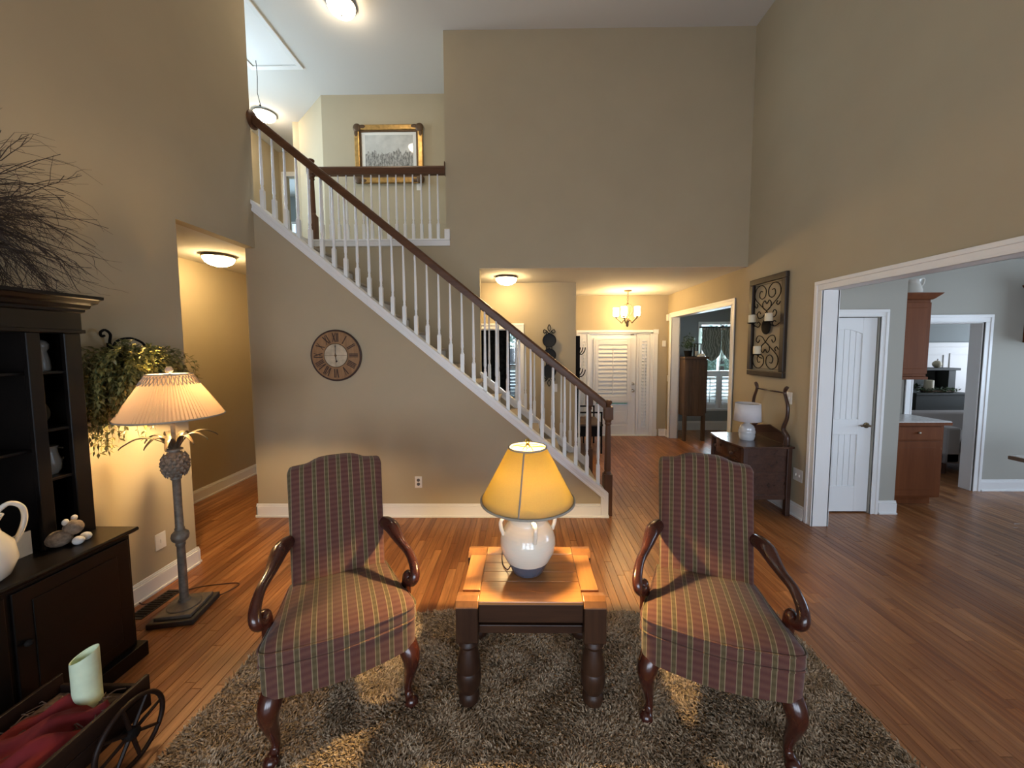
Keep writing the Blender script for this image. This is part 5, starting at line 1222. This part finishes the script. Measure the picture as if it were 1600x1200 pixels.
for k, (y, z, lb) in enumerate(((0.155, 0.055, 'upper cream candle nearer the dining opening on the scroll panel'), (-0.13, 0.05, 'upper cream candle nearer the kitchen opening on the scroll panel'), (0.045, -0.30, 'lowest cream candle on the scroll panel'))):
    t = thing('candle', lb, 'candle', (XR - 0.085, 4.09 + y, 1.90 + z + 0.001), group='candles on the scroll panel')
    MB().lathe([(0.036, 0), (0.037, 0.005), (0.037, 0.08), (0.034, 0.086), (0.01, 0.082)], 22).build('wax', 'candle_cream', t, smooth=0.9); MB().tube([(0, 0, 0.08), (0.002, 0, 0.096)], 0.0015, 4).build('wick', 'iron', t)

# ------------------------------------------------------------------ washstand
ws = thing('washstand', 'dark antique washstand with towel bar against the right wall', 'washstand', (2.38, 3.88, 0))
wz = 0.70
def wv(name, mat, *b, parent=ws, bevel=0.003):
    m = MB()
    for q in b: m.box(*q)
    return m.build(name, mat, parent, world=True, bevel=bevel)
m = MB(); yc = 3.88
fr = [(2.66, 3.56), (2.66, 4.20), (2.16, 4.20)] + [(2.16 - 0.05 * math.sin(PI * i / 10), 4.20 - 0.64 * i / 10) for i in range(1, 10)] + [(2.16, 3.56)]
m.prism(fr, 'z', wz - 0.022, wz); m.build('top', 'walnut', ws, world=True, bevel=0.005)
for x in (2.19, 2.62):
    for y in (3.59, 4.17): wv('leg', 'walnut_up', (x - 0.022, x + 0.022, y - 0.022, y + 0.022, 0, wz - 0.022))
for y in (3.585, 4.16): 
    for z0, z1 in ((0.60, 0.678), (0.40, 0.44), (0.16, 0.21)): wv('side_rail', 'walnut', (2.21, 2.60, y - 0.002 + 0.0, y + 0.018, z0, z1))
    wv('side_panel', 'walnut', (2.21, 2.60, y + 0.004, y + 0.012, 0.16, 0.66))
wv('back_panel', 'walnut_up', (2.615, 2.63, 3.6, 4.16, 0.16, 0.68)); wv('bottom_panel', 'walnut', (2.2, 2.62, 3.6, 4.16, 0.16, 0.175))
for z0, z1, n_ in ((0.52, 0.665, 1),):
    m = MB(); pr = [(2.185 - 0.035 * math.sin(PI * i / 10), 4.145 - 0.53 * i / 10) for i in range(11)] + [(2.21, 3.615), (2.21, 4.145)]
    m.prism(pr, 'z', z0, z1); d = m.build('drawer', 'walnut', ws, world=True, bevel=0.004)
    for y in (3.73, 4.03): k = MB().sphere((2.135, y, 0.595), 0.017); l = ws.location; k.v = [(a - l.x, b - l.y, c - l.z) for a, b, c in k.v]; k.build('knob', 'walnut_up', d, smooth=3)
for y0 in (3.615, 3.883):
    d = wv('door', 'walnut_up', (2.185, 2.205, y0, y0 + 0.262, 0.19, 0.505)); l = ws.location
    m = MB().box(2.179, 2.186, y0 + 0.05, y0 + 0.212, 0.24, 0.455); m.v = [(a - l.x, b - l.y, c - l.z) for a, b, c in m.v]; m.build('door_panel', 'walnut_up', d, bevel=0.004)
# serpentine back splash and towel posts
sp = [(3.60, wz), (4.18, wz), (4.18, wz + 0.05), (4.12, wz + 0.10), (4.02, wz + 0.125), (3.89, wz + 0.155), (3.76, wz + 0.125), (3.66, wz + 0.10), (3.60, wz + 0.05)]
m = MB(); m.prism(sp, 'x', 2.615, 2.635); m.build('splash_back', 'walnut', ws, world=True, bevel=0.004)
for y, s in ((3.61, 1), (4.17, -1)):
    P = catmull([(2.625, y + s * 0.03, wz - 0.01, 0.028), (2.625, y + s * 0.005, wz + 0.08, 0.024), (2.625, y + s * 0.05, wz + 0.13, 0.022), (2.625, y + s * 0.055, wz + 0.17, 0.02), (2.625, y - s * 0.0, wz + 0.28, 0.017), (2.625, y + s * 0.0, wz + 0.40, 0.016), (2.625, y + s * 0.045, wz + 0.51, 0.015), (2.625, y + s * 0.035, wz + 0.555, 0.019), (2.625, y + s * 0.015, wz + 0.575, 0.016)], 4)
    if s > 0: P = [(a, b + 0.03 * min(1, max(0, (c - wz) / 0.3)), c, r) for a, b, c, r in P]
    MB().tube([(a, b, c) for a, b, c, _ in P], [q[3] for q in P], 10).build('towel_post', 'walnut_up', ws, world=True, smooth=3)
MB().tube([(2.625, 3.69, wz + 0.515), (2.625, 4.125, wz + 0.515)], 0.008, 8).build('towel_bar', 'walnut', ws, world=True, smooth=3)
wl_ = thing('accent_lamp', 'unlit lamp with white drum shade and ribbed glass base on the washstand', 'lamp', (2.375, 3.87, wz))
MB().lathe([(0.065, 0), (0.07, 0.01), (0.078, 0.05), (0.074, 0.06), (0.080, 0.075), (0.078, 0.10), (0.072, 0.108), (0.075, 0.12), (0.06, 0.15), (0.03, 0.17), (0.022, 0.185)], 26).build('glass_base', 'ribbed_glass', wl_, smooth=0.9)
MB().lathe([(0.018, 0.183), (0.018, 0.22), (0.008, 0.23), (0.006, 0.37)], 12).build('socket', 'nickel', wl_, smooth=SM)
o = MB().lathe([(0.128, 0.20), (0.118, 0.385)], 36, caps=False).build('lamp_shade', 'shade_white', wl_, smooth=3); q = o.modifiers.new('t', 'SOLIDIFY'); q.thickness = 0.002
m = MB()
for k in range(3): b = 2 * PI * k / 3; m.tube([(0, 0, 0.37), (0.117 * math.cos(b), 0.117 * math.sin(b), 0.37)], 0.002, 4)
m.build('shade_spider', 'nickel', o)

# ------------------------------------------------------------------ iron pan rack in the foyer
pr_ = thing('pan_rack', 'wall rack of black iron with scroll ends beside the study doorway', 'rack', (0.392, YA, 1.56))
for s in (-1, 1):
    MB().tube([(s * 0.04, -0.012, -0.36), (s * 0.04, -0.012, 0.36)], 0.006, 6).build('rod', 'iron', pr_)
    for q in (-1, 1): MB().tube([(x, -0.012, z) for x, z in catmull([(0.0, q * 0.30), (s * 0.03, q * 0.36), (s * 0.075, q * 0.385), (s * 0.085, q * 0.345), (s * 0.06, q * 0.335), (s * 0.055, q * 0.355)], 5)], 0.006, 6).build('scroll', 'iron', pr_, smooth=3)
for q in (-1, 1): MB().tube([(x, -0.012, z) for x, z in catmull([(0.0, q * 0.36), (0.022, q * 0.41), (0.0, q * 0.46), (-0.022, q * 0.41), (0.0, q * 0.36)], 4)], 0.005, 6).build('finial', 'iron', pr_, smooth=3)
for k, (z, lb) in enumerate(((0.225, 'topmost'), (0.005, 'middle'), (-0.23, 'lowest'))):
    t = thing('skillet', lb + ' black iron skillet on the wall rack', 'skillet', (0.392, YA - 0.022, 1.56 + z), group='skillets on the wall rack')
    MB().lathe([(0.098, 0), (0.10, 0.004), (0.102, 0.035), (0.098, 0.035), (0.092, 0.012), (0.02, 0.010)], 30).rot(RX).build('pan', 'pan_iron', t, smooth=0.9)
    MB().box(-0.014, 0.014, -0.03, -0.022, 0.098, 0.113).build('handle', 'pan_iron', t, bevel=0.003)
# hall tree bench
ht = thing('hall_tree', 'black hall bench with tall hook board beside the front door', 'bench', (0.98, 6.05, 0))
def hb2(name, mat, *b): return MB().box(*b).build(name, mat, ht, world=True, bevel=0.003)
hb2('back_board', 'iron', 0.80, 0.885, 5.70, 5.76, 0.0, 1.86); hb2('back_board', 'iron', 0.80, 0.885, 6.34, 6.40, 0.0, 1.86); hb2('back_panel', 'iron', 0.80, 0.82, 5.76, 6.34, 0.45, 1.80)
hb2('seat', 'rustic', 0.82, 1.26, 5.72, 6.38, 0.44, 0.47)
hb2('seat_box', 'iron', 0.84, 1.24, 5.74, 6.36, 0.27, 0.44)
for y in (5.73, 6.37):
    hb2('leg', 'iron', 1.225, 1.25, y - 0.012, y + 0.012, 0, 0.66); hb2('arm', 'iron', 0.83, 1.25, y - 0.012, y + 0.012, 0.645, 0.668); hb2('leg', 'iron', 0.83, 0.855, y - 0.012, y + 0.012, 0, 0.30)
    hb2('brace', 'iron', 1.05, 1.07, y - 0.008, y + 0.008, 0, 0.30)
for z in (1.60, 1.25):
    for y in (5.80, 6.05, 6.30): MB().tube(catmull([(0.83, y, z), (0.92, y, z - 0.03), (0.97, y, z + 0.02), (0.985, y, z + 0.08)], 4), 0.008, 6).build('coat_hook', 'iron', ht, world=True, smooth=3)

# ------------------------------------------------------------------ dining room cabinet
dc = thing('dining_cabinet', 'rustic dark wood cabinet on tall legs in the dining room', 'cabinet', (3.05, 6.72, 0))
def dcb(name, *b, mat='rustic'): return MB().box(*b).build(name, mat, dc, world=True, bevel=0.004)
dcb('body', 2.86, 3.24, 6.50, 7.28, 0.45, 1.47); dcb('top', 2.845, 3.275, 6.475, 7.30, 1.47, 1.505)
for x in (2.885, 3.215):
    for y in (6.525, 7.255): dcb('leg', x - 0.028, x + 0.028, y - 0.028, y + 0.028, 0, 0.46)
for y0, y1 in ((6.51, 6.885), (6.895, 7.27)):
    dcb('door', 3.24, 3.262, y0, y1, 0.50, 1.45)
for k in range(4): MB().box(3.262, 3.272, 6.53 + k * 0.19, 6.55 + k * 0.19, 0.55, 1.40).build('iron_strap', 'iron', dc, world=True)
for k in range(3): dcb('side_plank', 2.875 + k * 0.118, 2.985 + k * 0.118, 6.492, 6.50, 0.47, 1.45)
t = thing('potted_greenery', 'dark green plant standing on the dining room cabinet', 'plant', (2.96, 6.62, 1.505))
MB().lathe([(0.05, 0), (0.07, 0.10), (0.075, 0.11), (0.06, 0.11)], 18).build('pot', 'iron', t, smooth=SM)
rnd = random.Random(9); F = MB()
for k in range(220):
    a = rnd.uniform(0, 2 * PI); e = rnd.uniform(0.2, 1.4); r = rnd.uniform(0.04, 0.17); c = Vector((r * math.cos(a) * math.cos(e) * 0.8, r * math.sin(a) * math.cos(e), 0.12 + r * 1.7 * math.sin(e)))
    d = Vector((rnd.uniform(-1, 1), rnd.uniform(-1, 1), rnd.uniform(-.3, 1))).normalized() * 0.045; w_ = d.cross(Vector((rnd.uniform(-1, 1), rnd.uniform(-1, 1), 1))).normalized() * 0.009
    F.add([tuple(c), tuple(c + d * .5 + w_), tuple(c + d), tuple(c + d * .5 - w_)], [(0, 1, 2, 3)])
F.build('foliage', 'leaf_dark', t)['kind'] = 'stuff'
t = thing('lantern', 'small dark box lantern on the dining room cabinet', 'lantern', (3.16, 6.74, 1.505))
MB().box(-0.07, 0.07, -0.07, 0.07, 0, 0.012).build('base', 'frame_wood', t); MB().box(-0.07, 0.07, -0.07, 0.07, 0.22, 0.235).build('roof', 'frame_wood', t)
for x in (-0.06, 0.06):
    for y in (-0.06, 0.06): MB().box(x - 0.008, x + 0.008, y - 0.008, y + 0.008, 0.012, 0.22).build('post', 'frame_wood', t)
MB().lathe([(0.035, 0.012), (0.035, 0.10)], 16).build('candle', 'candle_cream', t)
t = thing('white_cloth', 'folded white lace cloth on the dining room cabinet', 'cloth', (3.16, 6.56, 1.505)); MB().box(-0.05, 0.05, -0.06, 0.06, 0, 0.03).build('lower_fold', 'lace', t, bevel=0.01); MB().box(-0.02, 0.05, -0.05, 0.05, 0.03, 0.055).build('upper_fold', 'lace', t, bevel=0.01)

# ------------------------------------------------------------------ kitchen cabinets
bc = thing('base_cabinet', 'cherry base cabinet with one drawer beside the pantry', 'cabinet', (4.08, 4.0, 0))
def kb(name, mat, *b, parent=bc, bevel=0.003): return MB().box(*b).build(name, mat, parent, world=True, bevel=bevel)
kb('toe_kick', 'kitchen_cherry', 3.74, 4.34, 3.87, 4.215, 0, 0.09); kb('carcass', 'kitchen_cherry', 3.735, 4.37, 3.81, 4.215, 0.09, 0.865)
l = bc.location
def sub(mb, name, mat, par, **k): mb.v = [(a - l.x, b - l.y, c - l.z) for a, b, c in mb.v]; return mb.build(name, mat, par, **k)
d = kb('drawer', 'kitchen_cherry', 3.765, 4.335, 3.792, 3.81, 0.71, 0.845); sub(MB().sphere((4.09, 3.78, 0.785), 0.013), 'knob', 'nickel', d, smooth=3)
d = kb('door', 'kitchen_cherry', 3.765, 4.335, 3.792, 3.81, 0.115, 0.69); sub(MB().box(3.83, 4.27, 3.788, 3.793, 0.18, 0.63), 'door_panel', 'kitchen_cherry', d, bevel=0.004)
kb('hinge', 'nickel', 4.335, 4.345, 3.80, 3.81, 0.60, 0.63)
ct = tag(MB().box(3.735, 4.405, 3.77, 4.215, 0.866, 0.905).build('countertop', 'counter', bevel=0.006), 'pale laminate countertop on the cherry base cabinet', 'countertop')
MB().box(3.74, 4.40, 3.764, 3.772, 0.866, 0.895).build('edge_strip', 'kitchen_cherry', ct)
bb = thing('bread_box', 'brown wooden box on the kitchen counter beside the pantry', 'box', (3.88, 4.02, 0.906))
MB().box(-0.13, 0.13, -0.10, 0.10, 0, 0.15).build('body', 'box_wood', bb, bevel=0.004); MB().box(-0.135, 0.135, -0.105, 0.105, 0.15, 0.165).build('lid', 'box_wood', bb, bevel=0.003); MB().sphere((0.07, -0.108, 0.09), 0.01).build('knob', 'iron', bb, smooth=3)
def upper(label, x0, x1, y0, z0, z1, crown=True):
    u = thing('wall_cabinet', label, 'cabinet', ((x0 + x1) / 2, (y0 + YK) / 2, z0))
    def ub(name, *b, **k): return MB().box(*b).build(name, 'kitchen_cherry', u, world=True, bevel=0.003)
    ub('carcass', x0, x1, y0 + 0.02, YK, z0, z1)
    d = ub('door', x0 + 0.01, x1 - 0.01, y0, y0 + 0.02, z0 + 0.03, z1 - 0.03); m = MB().box(x0 + 0.055, x1 - 0.055, y0 - 0.006, y0 + 0.002, z0 + 0.085, z1 - 0.085); q = u.location; m.v = [(a - q.x, b - q.y, c - q.z) for a, b, c in m.v]; m.build('door_panel', 'kitchen_cherry', d, bevel=0.005)
    ub('light_rail', x0, x1 + 0.004, y0 + 0.0, YK, z0 - 0.03, z0)
    m = MB(); lp = []
    for dd, zz in ((0.0, z1), (0.012, z1 + 0.01), (0.05, z1 + 0.055), (0.055, z1 + 0.065)): lp.append([(x0 - dd * (x0 > 4.5), y0 - dd, zz), (x1 + dd, y0 - dd, zz), (x1 + dd, YK, zz), (x0 - dd * (x0 > 4.5), YK, zz)])
    m.loft(lp); m.build('crown', 'kitchen_cherry', u, world=True); return u
upper('cherry wall cabinet beside the pantry with a pitcher on top', 3.735, 4.285, 3.92, 1.355, 2.165)
upper('cherry wall cabinet past the kitchen doorway casing', 5.64, 6.30, 3.90, 1.745, 2.285)
vessel('pitcher', 'small cream pitcher on top of the kitchen wall cabinet', (4.15, 3.99, 2.231), [(0.06, 0), (0.072, 0.01), (0.070, 0.04), (0.055, 0.09), (0.045, 0.115), (0.058, 0.15), (0.052, 0.15)], 'ceramic_white', ([(0.058, 0, 0.06), (0.095, 0, 0.10), (0.105, 0, 0.15), (0.085, 0, 0.165), (0.05, 0, 0.135)], 0.008), 0.0, 'pitcher', (0.1, 0.6))
vessel('rooster_figure', 'small cream and black figurine beside the pitcher on the wall cabinet', (4.02, 4.05, 2.231), [(0.03, 0), (0.035, 0.02), (0.028, 0.05), (0.016, 0.07), (0.022, 0.085), (0.014, 0.105), (0.004, 0.112)], 'ceramic_dim', cat='figurine')
# kitchen table, only its corner shows
kt = thing('kitchen_table', 'wooden kitchen table with pale top beyond the wide opening', 'table', (4.9, 2.5, 0))
MB().box(4.13, 5.6, 1.9, 3.12, 0.715, 0.745).build('table_edge', 'rustic', kt, world=True, bevel=0.004); MB().box(4.14, 5.59, 1.91, 3.11, 0.745, 0.752).build('table_top', 'counter', kt, world=True, bevel=0.002)
for x in (4.40, 5.4):
    for y in (2.1, 2.75): MB().lathe([(0.035, 0), (0.04, 0.1), (0.03, 0.3), (0.045, 0.55), (0.04, 0.715)], 16, (x, y, 0)).build('leg', 'rustic', kt, world=True, smooth=SM)

# ------------------------------------------------------------------ sitting room past the kitchen
m = MB(); m.box(5.4, 9.0, 6.575, 6.6, 0, 1.70); m.box(5.4, 9.0, 6.56, 6.6, 1.66, 1.74)
for k in range(5):
    x = 5.5 + k * 0.68
    for b in ((x, x + 0.6, 1.52, 1.55), (x, x + 0.6, 0.25, 0.28), (x, x + 0.03, 0.28, 1.52), (x + 0.57, x + 0.6, 0.28, 1.52)): m.box(b[0], b[1], 6.563, 6.576, b[2], b[3])
trim(m, 'white panelled wainscot on the far sitting room wall')
fh = thing('mirror_cabinet', 'dark green cabinet with mirrored shelf in the far sitting room', 'cabinet', (6.85, 6.3, 0))
def fb(name, mat, *b): return MB().box(*b).build(name, mat, fh, world=True, bevel=0.004)
plain('dark_green', (0.018, 0.022, 0.015), 0.5)
fb('base', 'dark_green', 6.45, 7.30, 6.05, 6.45, 0, 0.88); fb('top', 'dark_green', 6.42, 7.33, 6.02, 6.46, 0.88, 0.91)
fb('side', 'dark_green', 6.45, 6.50, 6.25, 6.45, 0.91, 1.27); fb('side', 'dark_green', 7.18, 7.30, 6.25, 6.45, 0.91, 1.27); fb('shelf', 'dark_green', 6.43, 7.32, 6.20, 6.46, 1.27, 1.31); fb('back', 'dark_green', 6.45, 7.30, 6.44, 6.46, 0.91, 1.27); fb('mirror', 'mirror', 6.52, 7.16, 6.43, 6.44, 0.93, 1.25)
for k, (x, c) in enumerate(((6.80, 'pale pumpkin shaped ornament on the mirrored cabinet shelf'), (6.62, 'pinkish ornament on the mirrored cabinet shelf'))):
    t = thing('ornament', c, 'ornament', (x + 0.25 * (1 - k), 6.32, 1.311)); MB().sphere((0, 0, 0.06), 0.06, sc=(1, 1, 1.05)).build('body', 'candle_cream' if k == 0 else 'fur', t, smooth=3); MB().tube([(0, 0, 0.118), (0.008, 0, 0.15)], 0.006, 5).build('stem', 'dried', t)
t = thing('pillar_candle', 'white pillar candle in front of the cabinet mirror', 'candle', (6.75, 6.15, 0.911)); MB().lathe([(0.06, 0), (0.06, 0.20), (0.05, 0.205), (0.01, 0.195)], 20).build('wax', 'candle_cream', t, smooth=0.9); MB().tube([(0, 0, 0.19), (0, 0, 0.22)], 0.002, 4).build('wick', 'iron', t)
t = thing('table_wreath', 'green wreath lying on the mirrored cabinet', 'wreath', (6.90, 6.15, 0.912)); F = MB()
for k in range(260):
    a = rnd.uniform(0, 2 * PI); r = 0.16 + rnd.uniform(-.03, .04); c = Vector((r * math.cos(a) * 1.6, r * math.sin(a) * .55, rnd.uniform(0.0, 0.06))); d = Vector((rnd.uniform(-1, 1), rnd.uniform(-1, 1), rnd.uniform(0, 1))).normalized() * 0.05; w_ = d.orthogonal().normalized() * 0.009
    q = [c, c + d * .5 + w_, c + d, c + d * .5 - w_]; F.add([(v.x, v.y, max(0.001, v.z)) for v in q], [(0, 1, 2, 3)])
F.build('foliage', 'leaf_dark', t)['kind'] = 'stuff'; MB().tube([(0.25 * math.cos(2 * PI * i / 24), 0.09 * math.sin(2 * PI * i / 24), 0.02) for i in range(24)], 0.012, 6, closed=True).build('ring', 'dried', t)
so = thing('sofa', 'pale grey sofa in the far sitting room', 'sofa', (6.3, 5.1, 0))
def sb(name, mat, *b): return MB().box(*b).build(name, mat, so, world=True, bevel=0.03)
sb('base', 'sofa_cloth', 5.50, 7.3, 4.76, 5.50, 0.14, 0.30); sb('seat_cushion', 'sofa_cloth', 5.70, 6.45, 4.74, 5.35, 0.30, 0.46); sb('seat_cushion', 'sofa_cloth', 6.47, 7.1, 4.74, 5.35, 0.30, 0.46)
sb('backrest', 'sofa_cloth', 5.55, 7.3, 5.35, 5.55, 0.30, 0.72); sb('arm', 'sofa_cloth', 5.50, 5.70, 4.76, 5.5, 0.14, 0.62); sb('arm', 'sofa_cloth', 7.1, 7.3, 4.76, 5.5, 0.14, 0.62)
for x in (5.55, 7.25):
    for y in (4.82, 5.44): MB().lathe([(0.025, 0), (0.03, 0.15)], 10, (x, y, 0)).build('leg', 'walnut_up', so, world=True)

# ------------------------------------------------------------------ outdoors seen through the windows
gr = struct('ground', MB().box(-30, 40, 8.7, 60, -0.45, -0.30), 'grass_ground', label='lawn outside the windows')
fc = thing('garden_fence', 'grey plank fence outside the study window', 'fence', (0, 12.5, -0.3))
for k in range(26): MB().box(-3.0 + k * 0.21, -2.8 + k * 0.21, -0.012, 0.012, 0.02, 1.95 + 0.02 * (k % 3)).build('board', 'fence_wood', fc)
for z in (0.4, 1.5): MB().box(-3.0, 2.5, 0.012, 0.05, z, z + 0.09).build('fence_rail', 'fence_wood', fc)
def tree(label, x, y, h, r, seed, n=2600):
    rn = random.Random(seed); t = thing('tree', label, 'tree', (x, y, -0.3), group='trees outside the windows')
    MB().tube([(0, 0, 0), (0.05, 0, h * .4), (0, 0.05, h * .8)], [0.16, 0.11, 0.04], 8).build('trunk', 'bark', t, smooth=3)
    F = MB()
    for k in range(n):
        a = rn.uniform(0, 2 * PI); u = rn.uniform(-1, 1); q = r * rn.uniform(0.35, 1) ; s = math.sqrt(1 - u * u); c = Vector((q * s * math.cos(a), q * s * math.sin(a), h * 0.55 + u * h * 0.45 * q / r))
        c.z = max(c.z, 0.1); d = Vector((rn.uniform(-1, 1), rn.uniform(-1, 1), rn.uniform(-1, 1))).normalized() * 0.13; w_ = d.orthogonal().normalized() * 0.045
        F.add([tuple(c), tuple(c + d * .5 + w_), tuple(c + d), tuple(c + d * .5 - w_)], [(0, 1, 2, 3)])
    F.build('foliage', 'tree_leaf', t)['kind'] = 'stuff'
tree('leafy green tree outside the dining room window', 7.2, 13.5, 5.5, 2.2, 1); tree('leafy green tree behind the garden fence', 0.6, 16.0, 5.0, 2.4, 2); tree('smaller leafy tree beyond the dining room window', 12.2, 17.5, 4.5, 2.2, 3)
